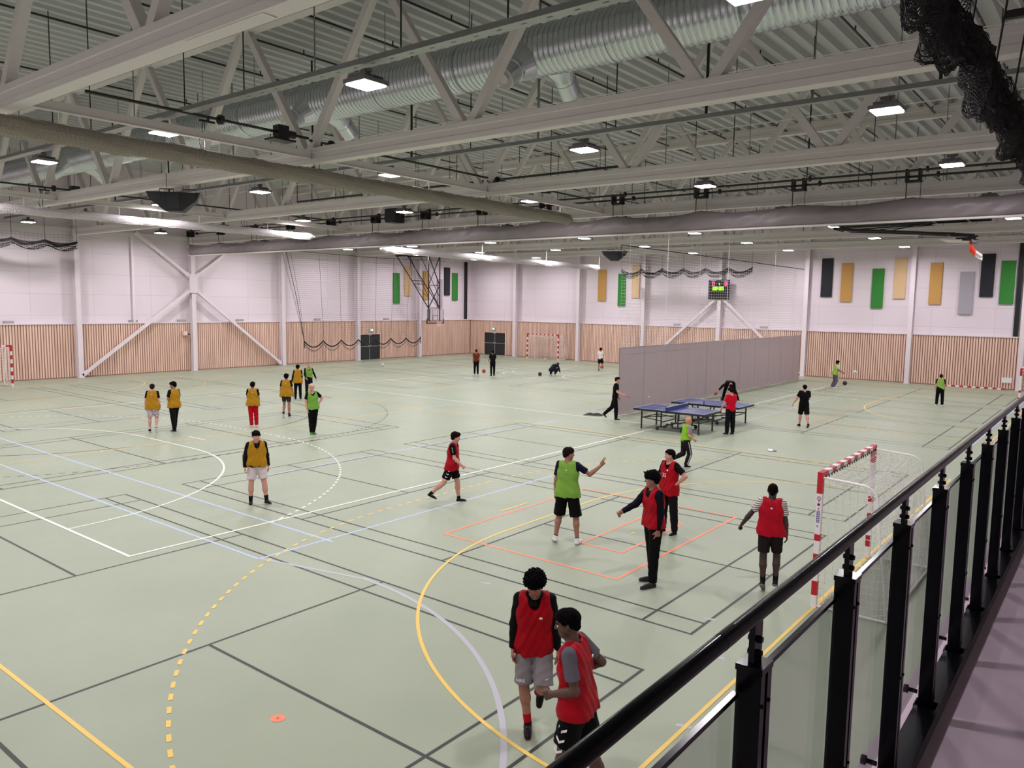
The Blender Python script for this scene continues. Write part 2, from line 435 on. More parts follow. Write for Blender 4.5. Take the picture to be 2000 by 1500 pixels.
# exit signs above the doors
m_exit = emat('exit_sign_face', (150, 215, 190), .9); m_exitw = emat('exit_sign_figure', (240, 255, 250), 1.6)
def exit_sign(x, y, rz, label):
    e = empty('exit_sign', (x, y, 2.28), rz)
    a = MB(); a.box(-.2, .2, 0, .06, -.11, .11); a.build('sign_housing', m_silver, e)
    a = MB(); a.box(-.185, .185, -.004, 0, -.095, .095); a.build('sign_face', m_exit, e)
    a = MB()   # running figure and doorway
    a.box(.03, .12, -.008, -.004, -.07, .07); a.sphere((-.04, -.006, .05), .014, 8, sc=(1,.3,1))
    a.bar((-.045, -.006, .035), (-.07, -.006, -.015), .004, .02, up=(0,1,0)); a.bar((-.07,-.006,-.015), (-.1,-.006,-.06), .004, .014, up=(0,1,0))
    a.bar((-.07,-.006,-.015), (-.035,-.006,-.04), .004, .014, up=(0,1,0)); a.bar((-.035,-.006,-.04), (-.04,-.006,-.075), .004, .014, up=(0,1,0))
    a.bar((-.05,-.006,.025), (-.01,-.006,.0), .004, .012, up=(0,1,0)); a.bar((-.13,-.006,0), (-.1,-.006,0), .004, .012, up=(0,1,0))
    a.build('running_figure', m_exitw, e)
    return tag(e, label, 'exit sign', 'green exit signs over the dark double doors')
exit_sign(XA+.11, 32.45, PI/2, 'small lit green exit sign above the left wall double door')
exit_sign(-25.6, YB-.11, 0, 'small lit green exit sign above the far wall double door')

# balcony
b = MB(); b.box(17.17, 22.8, YC-.02, YB+.12, 2.62, 2.87); struct(b.build('floor_balcony', mat('balcony_vinyl', (188, 166, 180), .5, noise=.09, nscale=2.2)))

# ceiling : trapezoidal deck with ribs along y
def deck():
    b = MB(); per = .5; x = XA-.2; prof = []
    while x < 23.2:
        prof += [(x, 0), (x+.17, 0), (x+.24, .16), (x+.43, .16)]; x += per
    y0, y1 = YC-.2, YB+.2
    vs = []
    for (xx, dz) in prof:
        vs += [(xx, y0, roof_z(y0)+.24+dz), (xx, y1, roof_z(y1)+.24+dz)]
    fs = [(2*i, 2*i+1, 2*i+3, 2*i+2) for i in range(len(prof)-1)]
    b.add(vs, fs)
    n = len(b.v)
    b.add([(XA-.3,y0,roof_z(y0)+.6),(23.2,y0,roof_z(y0)+.6),(23.2,y1,roof_z(y1)+.6),(XA-.3,y1,roof_z(y1)+.6)], [(0,1,2,3)])
    return b.build('ceiling', mat('roof_deck', (184, 186, 186), .5, noise=.04, nscale=1.5))
struct(deck())

# ------------------------------------------------------------------ steel columns and wall bracing (structure)
CA = [-9.1+.35, -2.6, 4.1, 10.88, 17.7, 24.28, 31.0, 37.55]
CBX = [-23.1, -16.7, -10.85, -4.85, 1.13, 7.42, 13.2]
def hcol(x, y, ztop, name='steel_column', axis='y'):
    b = MB(); h, wd = .15, .13
    if axis == 'y':
        b.box(x, x+.03, y-wd, y+wd, 0, ztop); b.box(x+2*h-.03, x+2*h, y-wd, y+wd, 0, ztop); b.box(x+.03, x+2*h-.03, y-.012, y+.012, 0, ztop)
        b.box(x-.0, x+2*h+.03, y-wd-.03, y+wd+.03, 0, .02)
    else:
        b.box(x-wd, x+wd, y-.03, y, 0, ztop); b.box(x-wd, x+wd, y-2*h, y-2*h+.03, 0, ztop); b.box(x-.012, x+.012, y-2*h+.03, y-.03, 0, ztop)
        b.box(x-wd-.03, x+wd+.03, y-2*h-.03, y, 0, .02)
    o = b.build(name, m_white); struct(o); return o
for k, y in enumerate(CA):
    o = hcol(XA+.06, y, roof_z(y)); o['label'] = 'white steel column on the left wall, %s from the near corner' % ORD[k]
for k, x in enumerate(CBX):
    o = hcol(x, YB-.06, roof_z(YB), axis='x'); o['label'] = 'white steel column on the far wall, %s from the left corner' % ORD[k]
def brace(name, a, b_, lab, s=.16):
    b = MB(); b.bar(a, b_, s, s)
    A = np.array(a); B = np.array(b_); d = (B-A)/np.linalg.norm(B-A)
    for q in (A, B - d*.3): b.bar(q, q + d*.3, .03, s+.12)
    o = b.build(name, m_white); struct(o); o['label'] = lab
XBR = XA + .28
brace('wall_brace', (XBR, 10.95, .12), (XBR, 17.5, 5.0), 'long white diagonal brace rising from the floor on the left wall')
brace('wall_brace', (XBR, 24.05, .12), (XBR, 17.9, 5.0), 'long white diagonal brace on the left wall leaning the other way')
brace('wall_brace', (XBR, 17.5, 5.85), (XBR, 14.2, 8.3), 'upper left arm of the white cross bracing')
brace('wall_brace', (XBR, 17.9, 5.85), (XBR, 21.2, 8.3), 'upper right arm of the white cross bracing')
b = MB(); b.box(XA+.28, XA+.42, 17.45, 17.95, 4.85, 6.0); o = b.build('gusset_plate', m_white); struct(o)
brace('wall_brace', (-10.6, YB-.28, .12), (-5.1, YB-.28, 5.05), 'white diagonal brace left under the scoreboard')
brace('wall_brace', (.9, YB-.28, .12), (-4.6, YB-.28, 5.05), 'white diagonal brace right under the scoreboard')
b = MB(); b.box(XA+.02, XA+.14, 14.0, 14.12, 3.03, 8.15); o = b.build('steel_post', m_white); struct(o); o['label'] = 'slim white post above the wood panelling'
# perimeter tie beams at chord height
for nm, a, c in (('edge_beam', (XA+.21, YC, 8.15), (XA+.21, YB, 8.15)), ('edge_beam', (XA, YB-.2, 8.5), (20, YB-.2, 8.5))):
    b = MB(); b.bar(a, c, .16, .2); struct(b.build(nm, m_truss))

# ------------------------------------------------------------------ roof trusses
TY = [-9.05, -2.6, 4.1, 10.8, 17.6, 24.25, 30.95, 37.55]
TN = ['over the near wall', 'nearest the camera', 'second in front of the raised grey curtain', 'first in front of the raised grey curtain', 'directly behind the raised grey curtain',
      'second behind the raised grey curtain', 'third behind the raised grey curtain', 'last before the far wall']
NODE0, PAN = 12.05, 5.28
ZC0, ZC1 = 7.85, 8.22
def truss(y, label):
    e = empty('roof_truss', (0, y, 0))
    zt = roof_z(y)
    prof = [(-.14,-.185),(.14,-.185),(.14,-.075),(.122,-.06),(.122,.06),(.14,.075),(.14,.185),(-.14,.185),(-.14,.075),(-.122,.06),(-.122,-.06),(-.14,-.075)]
    b = MB(); zc = (ZC0+ZC1)/2
    b.ring([(XA+.36, 0, zc), (22.7, 0, zc)], prof); b.box(7.9, 9.6, -.1, .1, ZC0-.012, ZC0-.002)
    b.build('bottom_chord', m_truss, e)
    b = MB(); b.ring([(XA+.36, 0, zt+.03), (22.7, 0, zt+.03)], [(q*1.0, r*1.15) for q, r in prof]); b.build('top_chord', m_truss, e)
    x = NODE0 - PAN*8
    while x < 22:
        for sg in (-1, 1):
            xt = x + sg*PAN/2
            if XA+.4 < xt < 22.5 and x > XA+.3 or (sg == 1 and XA < x + .1):
                if x < XA+.3 and sg == -1: continue
                xb = max(x + sg*.12, XA+.5)
                b = MB(); b.bar((xb, 0, ZC1-.04), (x+sg*(PAN/2-.1), 0, zt-.1), .18, .18, up=(0,1,0)); b.build('diagonal_web', m_truss, e)
        x += PAN
    return tag(e, label, 'roof truss', 'white steel roof trusses')
for y, n in zip(TY, TN): truss(y, 'long white steel roof truss with zigzag webs, ' + n)

# longitudinal beams and drive shafts between the trusses
def long_beam(name, x, y0, y1, z, w_, h, lab, m=m_truss):
    b = MB(); b.bar((x, y0, z), (x, y1, z), w_, h); b.box(x-w_*.8, x+w_*.8, y0, y1, z-h/2-.01, z-h/2)
    o = b.build(name, m); return tag(o, lab, 'beam', 'net support beams')
K = 0
for x, nm in ((1.75, 'over the open middle of the hall'), (-12.95, 'towards the left wall')):
    for (a, c), w2 in (((-2.45, 3.95), 'from the nearest truss'), ((4.25, 10.65), 'between the middle trusses'), ((10.95, 17.45), 'up to the grey curtain')):
        long_beam('net_beam', x, a, c, 8.05, .09, .17, 'thin white beam carrying a net shaft %s, %s' % (nm, w2))
def shaft(x, y0, y1, z, lab, ends):
    e = empty('net_drive_shaft', (x, 0, z))
    b = MB(); b.tube([(0, y0, 0), (0, y1, 0)], .032, 8); b.build('drive_tube', m_black, e)
    for y in ends:
        b = MB(); b.lathe((0, y, 0), [(0,-.05),(.1,-.05),(.11,0),(.1,.05),(0,.05)], (0,1,0), 16); b.build('cable_drum', m_black, e, smooth=False)
        b = MB(); b.box(-.03, .03, y-.5, y-.15, -.12, -.08); b.bar((0,y-.3,-.1),(0,y-.3,0),.04,.04,up=(1,0,0)); b.build('bracket', m_black, e)
        b = MB(); b.tube([(.03,y-.45,-.1),(.04,y-.47,-.35),(-.06,y-.5,-.55),(.02,y-.48,-.72)], .012, 5); b.tube([(.03,y-.4,-.1),(.03,y-.4,-.72)], .01, 5); b.build('lift_cord', m_black, e)
    return tag(e, lab, 'net hoist', 'black hoist shafts above the rolled nets')
def motor(e, y):
    b = MB(); b.box(-.12,.12,y-.12,y+.16,-.16,.16); b.box(-.2,.2,y-.3,y+.3,-.2,-.16); b.tube([(0,y+.16,0),(0,y+.4,0)],.09,12); b.build('hoist_motor', m_black, e)
s1 = shaft(1.75, -1.3, 3.9, 8.44, 'black hoist shaft above the white netting roll crossing the upper left', (1.55, ))
s2 = shaft(1.75, 3.95, 16.6, 8.4, 'black hoist shaft continuing over the rolled net towards the grey curtain', (4.6, 11.2, 14.0))
motor(s1, 3.1)
s3 = shaft(-12.95, -2.3, 16.6, 8.38, 'black hoist shaft above the far left netting roll', (3.9, 8.2, 12.0)); motor(s3, 4.6)

# ------------------------------------------------------------------ spiral duct
def spiral_duct():
    e = empty('spiral_duct', (0, 6.0, 10.03))
    r = .53; b = MB(); n = 28; step = .135
    xs = np.arange(XA+.2, 22.6, step); rows = []
    for x in xs:
        for dx, rr in ((0, r), (step*.78, r), (step*.84, r+.014), (step*.94, r+.014)): rows.append((x+dx, rr))
    b.lathe((0,0,0), [(rr, x) for x, rr in rows], (1,0,0), n); b.build('duct_tube', m_duct, e, smooth=True)
    for x in (-22.5, -13.4, -7.6, -3.8, 2.2, 5.0, 9.1, 11.9, 14.2):
        c = MB(); c.lathe((0,0,0), [(r, x-.03), (r+.03, x-.02), (r+.03, x+.02), (r, x+.03)], (1,0,0), 32); c.build('joint_band', m_duct, e, smooth=False)
    for x in (7.05, -.6, -8.3, -15.9):
        for sy, nm in ((-1, 'nozzle'), (1, 'nozzle')):
            d = np.array([-.12, sy*.80, -.62]); d /= np.linalg.norm(d)
            c = MB(); p0 = np.array([x+(0.45 if sy > 0 else 0), sy*.2, -.16])
            c.lathe(p0, [(.40, .1), (.25, .5), (.25, .58), (.262,.585), (.262,.61), (.25, .615), (.25, .95)], d, 24)
            o = c.build('branch_duct', m_duct, e, smooth=False)
            c = MB(); c.lathe(p0, [(.25, .95), (.235, .965), (.13, .9), (.12, .98), (.0, .98)], d, 24)
            c.build('nozzle', mat('nozzle_white', (205, 202, 200), .4), o, smooth=False)
    for x in np.arange(XA+1.5, 22, 2.9):
        c = MB(); c.tube([(x, -.0, r), (x, -.0, roof_z(6)+.24-10.03)], .012, 5); c.build('hanger_rod', m_galv, e)
    return tag(e, 'wide galvanised spiral air duct with paired nozzles hung below the roof', 'air duct')
spiral_duct()

# ------------------------------------------------------------------ lamp rails (cable trays) along x
def tray(y, k):
    e = empty('lamp_rail', (0, y, 8.46))
    b = MB(); big = k in (1,)
    w_ = .11 if big else .07
    b.box(XA+.4, 22.6, -w_, w_, -.02, 0)
    b.box(XA+.4, 22.6, -w_, -w_+.012, 0, .07); b.box(XA+.4, 22.6, w_-.012, w_, 0, .07)
    b.build('rail_tray', m_galv, e)
    if big:
        h = MB()
        for x in np.arange(4, 16, .45): h.box(x, x+.09, -.012, .012, -.0225, -.0202)
        h.build('slot_holes', m_black, e)
    for j, x in enumerate(np.arange(XA+1.4, 22.4, 2.2)):
        c = MB(); c.tube([(x, 0, 0), (x, 0, roof_z(y)+.24-8.46)], .032 if (k == 2 and j % 2) else .014, 6); c.build('hanger_rod', m_black if j % 3 else m_galv, e)
    return tag(e, 'grey lamp rail with hanger rods, in lamp row %s' % ROWN[k], 'lamp rail', 'lamp rails under the roof')
for k, y in enumerate(YL): tray(y, k)

# ------------------------------------------------------------------ sprinkler pipes along y, under the deck
def pipe(x, k):
    e = empty('sprinkler_pipe', (x, 0, 0))
    b = MB(); b.tube([(0, YC+.1, roof_z(YC)-.02), (0, YB-.3, roof_z(YB)-.02)], .03, 8); b.build('main_pipe', m_black, e)
    for y in np.arange(-7+ (k % 3)*.5, YB-2, 3.35):
        c = MB(); c.tube([(0, y, roof_z(y)-.02), (0, y, roof_z(y)+.12)], .02, 6); c.build('riser', m_black, e)
        c = MB(); c.tube([(0, y+1.2, roof_z(y)-.04), (0, y+1.2, roof_z(y)-.14)], .018, 6); c.build('sprinkler_head', m_silver, e)
    return tag(e, 'black sprinkler pipe under the roof deck, %s counted from the balcony side' % ORD[k], 'sprinkler pipe', 'sprinkler pipes under the roof deck')
for k, x in enumerate((14.4, 11.7, 9.0, 6.3, 3.7, 1.0, -1.7, -4.6, -10, -15.5, -21)): pipe(x, k)
def cable(y, z, x0, x1, lab):
    b = MB(); b.tube([(x0, y, z), (x1, y, z)], .012, 5); tag(b.build('steel_cable', m_white), lab, 'steel rod', 'thin white rods under the roof')
cable(9.4, 9.9, -20, 16, 'thin white rod running beside the spiral duct'); cable(12.6, 9.4, -20, 16, 'thin white rod beyond the second lamp row')
b = MB(); b.tube([(-14, 15.2, 9.2), (4, 15.2, 9.2)], .045, 8); b.tube([(-14, 15.2, 9.2), (-14, 15.2, 11.9)], .02, 6); b.tube([(4, 15.2, 9.2), (4, 17.5, 9.2)], .045, 8); tag(b.build('service_pipe', m_black), 'thick black pipe above the lamp row before the grey curtain', 'pipe')
# ------------------------------------------------------------------ rolled nets
def rolled(x, y0, y1, z, r, lab, bright, cords=None):
    cords = cords or m_net
    e = empty('rolled_net', (x, 0, z)); b = MB(); n = 14; ys = np.arange(y0, y1+.01, .12); vs = []; fs = []
    for i, y in enumerate(ys):
        sag = .010*math.sin((y-y0)/3.3*2*PI)
        t = min(1, (y-y0)/.4+.25, (y1-y)/.4+.25)
        for j in range(n):
            a = 2*PI*j/n; rr = r*t*(1+.1*math.sin(5*a+y*3.1)+.06*math.sin(9*a-y*7)+.05*math.sin(y*23+3*a))
            vs.append((rr*.8*math.cos(a), y, rr*1.12*math.sin(a)+sag-.02))
    for i in range(len(ys)-1):
        for j in range(n): fs.append((i*n+j, i*n+(j+1)%n, (i+1)*n+(j+1)%n, (i+1)*n+j))
    fs.append(tuple(range(n))); fs.append(tuple(reversed([(len(ys)-1)*n+j for j in range(n)])))
    b.add(vs, fs); b.build('net_roll', bright, e, smooth=True)
    c = MB()   # net cords over the roll
    for y in np.arange(y0+.3, y1-.2, .09):
        pts = []
        for j in range(13):
            a = -PI*.1+PI*2*j/12; yy = y+.06*math.sin(a*2+y*5); sag = .010*math.sin((yy-y0)/3.3*2*PI)
            rr = r*1.06*(1+.1*math.sin(5*a+yy*3.1)+.06*math.sin(9*a-yy*7)+.05*math.sin(yy*23+3*a))
            pts.append((rr*.8*math.cos(a), yy, rr*1.12*math.sin(a)+sag-.02))
        c.tube(pts, .0035, 3, caps=False)
    for q in range(6):
        a = 2*PI*q/6
        pts = []
        for y in np.arange(y0+.3, y1-.2, .3):
            sag = .010*math.sin((y-y0)/3.3*2*PI); rr = r*1.06*(1+.1*math.sin(5*a+y*3.1)+.06*math.sin(9*a-y*7))
            pts.append((rr*.8*math.cos(a), y, rr*1.12*math.sin(a)+sag-.02))
        c.tube(pts, .004, 3, caps=False)
    c.build('net_cords', cords, e)
    for y in np.arange(y0+1.6, y1, 3.3):
        d = MB(); d.tube([(0, y, .1), (0, y, 8.05-z)], .012, 5); d.build('suspension_rod', m_net, e)
    return tag(e, lab, 'rolled net', 'dividing nets rolled up under the roof')
rolled(1.75, -3.4, 15.5, 7.56, .165, 'long rolled-up grey net crossing the upper left of the hall', m_netroll, mat('cords_dull', (186, 178, 164), .8))
m_nr2 = mat('net_rolled_pale', (196, 188, 192), .7, noise=.12, nscale=20)
rolled(-12.95, -2.0, 15.4, 7.52, .13, 'rolled-up pale net shining under the lamps near the left wall', m_nr2)
rolled(-12.95, 19.5, 41.0, 7.22, .15, 'white rolled-up net bundle behind the grey curtain, running to the far wall', m_nr2)

# ------------------------------------------------------------------ folded grey dividing curtain
def folded_curtain():
    e = empty('raised_curtain', (0, 17.0, 0))
    b = MB(); vs = []; fs = []; xs = np.arange(-27.0, 16.9, .1); n = 16
    for i, x in enumerate(xs):
        ph = (x+27)/3.3 % 1.0; t = abs(ph-.5)*2          # 1 at a support, 0 mid-span
        k = t**2.2
        zt = 7.64 + .12*k + .012*math.sin(x*3.3); zb = 7.10 + .012*math.sin(x*5)
        wd = .13 + .04*(1-k) + .01*math.sin(x*7)
        for j in range(n):
            a = 2*PI*j/n; c_, s_ = math.cos(a), math.sin(a)
            zz = (zb+zt)/2 + s_*(zt-zb)/2
            f = 1 - .5*max(0, s_)**1.2
            fold = .035*math.sin(x*9 + 3*a)*(1-k) + .04*math.sin(a*4 + ph*6.3)*math.sin(ph*PI)
            vs.append((x, c_*(wd*f+fold), zz))
    for i in range(len(xs)-1):
        for j in range(n): fs.append((i*n+j, (i+1)*n+j, (i+1)*n+(j+1)%n, i*n+(j+1)%n))
    fs.append(tuple(reversed(range(n)))); fs.append(tuple((len(xs)-1)*n+j for j in range(n)))
    b.add(vs, fs); b.build('curtain_cloth', m_grey, e, smooth=True)
    b = MB(); b.tube([(-27.1, -.05, 7.07), (17.0, -.05, 7.07)], .035, 8); b.build('bottom_tube', m_truss, e)
    for dz, y in ((0, -.1), (-.14, .12)):
        b = MB(); b.tube([(-27.0, y, 8.52+dz), (17.0, y, 8.5+dz)], .034, 8); b.build('drive_tube', m_black, e)
    for k, x in enumerate(np.arange(-27.0, 17, 3.3)):
        b = MB(); b.box(x-.2, x-.14, -.1, .2, 8.2, 8.56); b.box(x+.14, x+.2, -.1, .2, 8.2, 8.56); b.box(x-.2, x+.2, -.06, .14, 8.18, 8.24)
        b.build('lifting_bracket', m_black, e)
        b = MB(); b.lathe((x+.38, -.1, 8.52), [(0,-.03),(.085,-.03),(.085,.03),(0,.03)], (1,0,0), 14); b.build('pulley', m_black, e)
        b = MB(); b.lathe((x+.62, .12, 8.38), [(0,-.03),(.085,-.03),(.085,.03),(0,.03)], (1,0,0), 14); b.build('pulley', m_black, e)
        b = MB(); b.tube([(x-.17, 0, 8.2), (x-.17, 0, 7.7), (x-.1, 0, 7.66)], .016, 5); b.build('lift_strap', m_black, e)
        b = MB(); b.tube([(x+.2, .05, 8.2), (x+.2, .05, 7.7)], .008, 4); b.build('lift_strap', m_black, e)
    b = MB(); b.box(-9.5, -8.8, -.3, .3, 8.2, 8.75); b.box(-9.4, -8.9, -.35, .35, 8.12, 8.2); b.build('curtain_motor', m_black, e)
    return tag(e, 'grey dividing curtain gathered up in scallops right across the hall', 'dividing curtain')
folded_curtain()

# ------------------------------------------------------------------ lowered curtain with white net above
m_grey2 = mat('curtain_grey_lowered', (176, 160, 164), .5, noise=.05, nscale=1.2)
def lowered():
    e = empty('lowered_curtain', (1.75, 0, 0)); y0, y1 = 19.1, 41.3; zt, zb = 2.78, .12
    vs = []; fs = []; ys = np.arange(y0, y1+.01, .1); zs = [zb, .3, 1.0, 1.8, 2.5, zt]
    for y in ys:
        for z in zs:
            f = .012*math.sin(y*4.1+z*.6)*math.sin(y*.9) + .006*math.sin(y*13)
            vs.append((f, y, z))
    m = len(zs)
    for i in range(len(ys)-1):
        for j in range(m-1): fs.append((i*m+j, i*m+j+1, (i+1)*m+j+1, (i+1)*m+j))
    k = len(vs); vs += [(v[0]-.012, v[1], v[2]) for v in vs]; fs += [tuple(reversed([q+k for q in f])) for f in fs]
    b = MB(); b.add(vs, fs); b.build('curtain_cloth', m_grey2, e, smooth=True)
    b = MB(); b.tube([(.0, y0, .08), (0, y1, .08)], .045, 8); b.build('bottom_tube', m_grey2, e)
    b = MB(); b.box(-.02, .02, y0, y1, zt-.005, zt+.02); b.build('top_hem', m_grey2, e)
    c = MB()
    for y in np.arange(y0+2.1, y1, 2.1): c.box(.014, .018, y-.006, y+.006, .2, 2.75)
    c.box(.014, .02, y0+.1, y1-.5, 2.5, 2.505)
    c.build('vertical_seams', mat('seam_pale', (172, 160, 162), .6), e)
    nt = MB(); za, zb2 = 2.8, 6.85; r = .0055
    for z in np.arange(za, zb2+.01, .135):
        pts = [(0, y, z + .012*math.sin(y*2.3+z*3)) for y in np.arange(y0, y1+.1, 1.5)]
        nt.tube(pts, r, 3, caps=False)
    for y in np.arange(y0, y1, .27): nt.tube([(0, y, za), (0, y, zb2)], .0028, 3, caps=False)
    nt.build('white_net', m_net, e)
    t = MB(); t.tube([(0, y0-.1, 6.88), (0, y1, 6.88)], .02, 6); t.build('net_top_cable', m_netblack, e)
    for y in np.arange(y0+.6, y1, 3.3):
        t = MB(); t.tube([(.02, y, 2.7), (.02, y, 8.1)], .011, 4); t.build('lift_cord', m_net, e)
    return tag(e, 'lowered grey curtain wall with open white net above, behind the table tennis', 'dividing curtain')
lowered()

# ------------------------------------------------------------------ ball-stop nets with dark scalloped hems
def scallop_pts(s0, s1, ztop, drop, per, n=10):
    pts = []; k = max(1, round((s1-s0)/per)); L = (s1-s0)/k
    for i in range(k):
        for j in range(n): t = j/n; pts.append((s0+(i+t)*L, ztop-drop*4*t*(1-t)))
    pts.append((s1, ztop)); return pts
def stop_net_full():
    e = empty('ball_stop_net', (-26.6, 0, 0)); b = MB()
    lo = lambda z: 24.95 - (z-1.55)/6.25*1.75      # slanted sides
    hi = lambda z: 36.2 + (z-1.55)/6.25*2.7
    for z in np.arange(1.6, 7.85, .14):
        ys = np.linspace(lo(z), hi(z), 24); b.tube([(0, y, z+.02*math.sin(y*1.7+z)) for y in ys], .005, 3, caps=False)
    for t in np.linspace(0, 1, 96):
        b.tube([(0, lo(1.55)+t*(hi(1.55)-lo(1.55)), 1.5), (0, lo(7.8)+t*(hi(7.8)-lo(7.8)), 7.8)], .0013, 3, caps=False)
    b.build('net_mesh', mat('net_fine_grey', (64, 55, 57), .9), e)
    b = MB(); pts = scallop_pts(24.95, 36.2, 1.68, .42, 1.6)
    b.tube([(0, y, z) for y, z in pts], .045, 6); b.tube([(.03, y, z-.1) for y, z in scallop_pts(24.95, 36.2, 1.62, .5, 1.6)], .016, 5)
    b.tube([(-.03, y, z-.2) for y, z in scallop_pts(25.0, 36.1, 1.66, .52, 1.6)], .01, 4)
    for y in (24.95, 36.2): b.tube([(0, y, 1.75), (0, y, 1.2)], .03, 5)
    b.build('dark_hem', m_netblack, e)
    b = MB(); b.tube([(0, 23.1, 7.82), (0, 31, 7.72), (0, 39, 7.86)], .018, 5); b.build('top_cable', m_netblack, e)
    for q in range(3):
        c = MB(); c.tube([(0, 23.2+.35*q, 7.8), (0, 24.2+.2*q, 4.5), (0, 24.95, 1.7)], .02 if q == 1 else .01, 5); c.build('edge_cord', m_netblack, e)
    for y in (26.6, 28.2, 31.4, 33.0, 34.6, 36.2):
        c = MB(); c.tube([(0, y, 1.68), (0, y+(y-30)*.05, 5), (0, y+(y-30)*.1, 7.8)], .012, 4); c.build('lift_cord', m_netblack, e)
    return tag(e, 'lowered ball-stop net with dark scalloped hem in front of the left wall door', 'ball net')
stop_net_full()
def stop_net_raised(name_lab, axis, fixed, s0, s1, zt, drop, per, ztop):
    e = empty('ball_stop_net'); P_ = (lambda s, z, d=0: (fixed+d, s, z)) if axis == 'y' else (lambda s, z, d=0: (s, fixed+d, z))
    b = MB(); sc = scallop_pts(s0, s1, zt, drop, per, 14)
    for k in range(12):
        off = -.022*k*(1 + .2*math.sin(k)); b.tube([P_(s, z+off*(1+.8*math.sin((s-s0)*1.9+k*.4)**2), .12*math.sin(k*1.9)) for s, z in sc], .030 if k < 4 else .014, 4)
    for i, (s, z) in enumerate(sc):
        b.tube([P_(s, z+.02, -.06), P_(s+.02, z-.16, .04), P_(s, z-.42, .02)], .006, 3, caps=False)
    b.build('gathered_hem', m_netblack, e)
    b = MB()
    for z in np.arange(zt-.1, ztop, .13): b.tube([P_(s, z + .03*math.sin(s*2)) for s in np.linspace(s0, s1+.9*(z-zt)/(ztop-zt+.01)*1.6, 14)], .005, 3, caps=False)
    for s in np.arange(s0, s1, .2): b.tube([P_(s, zt-.15), P_(s, ztop)], .0035, 3, caps=False)
    b.build('net_mesh', m_netblack, e)
    k = max(1, round((s1-s0)/per))
    for i in range(k+1):
        s = s0+(s1-s0)*i/k; c = MB(); c.tube([P_(s, zt), P_(s, 11.9)], .012, 4); c.build('lift_cord', m_netblack, e)
    return tag(e, name_lab, 'ball net')
stop_net_raised('black net pulled up in scallops at the left edge below the roof', 'y', -26.5, 1.0, 10.3, 7.42, .16, 1.65, 7.75)
stop_net_raised('half-raised black net with scalloped hem above the scoreboard', 'x', 42.2, -11.8, -1.9, 7.12, .3, 1.65, 8.0)

# big black net bundle hanging by the balcony
def bundle():
    e = empty('bundled_net', (16.42, 0, 0)); b = MB(); ys = np.arange(-5.2, 8.8, .05); n = 18; vs = []; fs = []
    zc = lambda y: 6.97 + .06*math.sin(y*2.1)
    for i, y in enumerate(ys):
        ph = ((y+6)/1.65) % 1; k = math.sin(PI*ph)
        for j in range(n):
            a = 2*PI*j/n; rr = .125 + .035*math.sin(3*a+y*5)+.025*math.sin(7*a-y*11)+.04*k*(math.sin(a) < 0)
            vs.append((rr*.75*math.cos(a), y, zc(y)+.08-.12*k + rr*1.0*math.sin(a)))
    for i in range(len(ys)-1):
        for j in range(n): fs.append((i*n+j, (i+1)*n+j, (i+1)*n+(j+1)%n, i*n+(j+1)%n))
    fs.append(tuple(reversed(range(n)))); fs.append(tuple((len(ys)-1)*n+j for j in range(n)))
    b.add(vs, fs); b.build('net_core', m_netblack, e, smooth=True)
    c = MB()
    # loose loops of 45 mm mesh around the core
    for layer, (r0, seed) in enumerate(((.155, 1), (.195, 2))):
        ny = int((ys[-1]-ys[0])/.055); na = 30
        def P_(i, j):
            y = ys[0]+i*.055 + (.027 if j % 2 else 0); a = 2*PI*j/na
            ph = ((y+6)/1.65) % 1; k = math.sin(PI*ph)
            rr = r0*(1+.22*math.sin(2*a+y*2.3+seed)+.18*math.sin(5*a+y*4.1*seed)+.12*math.sin(11*a-y*9+seed))
            if math.sin(a) < 0: rr *= 1+.35*k
            else: rr *= .9
            return (rr*.8*math.cos(a), y, zc(y)+.05-.1*k+rr*1.05*math.sin(a))
        for i in range(0, ny-1):
            for j in range(na):
                if j % 2 == 0:
                    c.tube([P_(i, j), P_(i, (j+1) % na)], .0035, 3, caps=False)
                    if i > 0: c.tube([P_(i, j), P_(i-1, (j+1) % na)], .0035, 3, caps=False)
                else:
                    c.tube([P_(i, j), P_(i, (j+1) % na)], .0035, 3, caps=False)
                    c.tube([P_(i, j), P_(i+1, (j+1) % na)], .0035, 3, caps=False)
    c.build('net_mesh', m_netblack, e)
    for y in np.arange(-4.6, 8.8, 1.65):
        d = MB(); d.tube([(0, y, 6.95), (.12, y, 8.2)], .012, 5); d.build('lift_cord', m_netblack, e)
    d = MB(); d.tube([(.12, -5.2, 8.3), (.12, 10.5, 8.3)], .04, 8); d.build('hoist_tube', m_black, e)
    return tag(e, 'heavy black net bundle hanging above the balcony railing at the upper right', 'ball net')
bundle()
# hoist frame on the truss behind the bundle
e = empty('hoist_frame', (16.75, 4.0, 7.8))
b = MB(); b.box(-.5, 1.2, -.05, .05, .5, .6); b.box(-.05, .05, -.05, .05, -.1, .5); b.box(.1, .3, -.1, .1, .6, .72); b.build('frame_bar', m_black, e)
tag(e, 'black steel hoist bracket clamped on the truss behind the black net bundle', 'bracket')

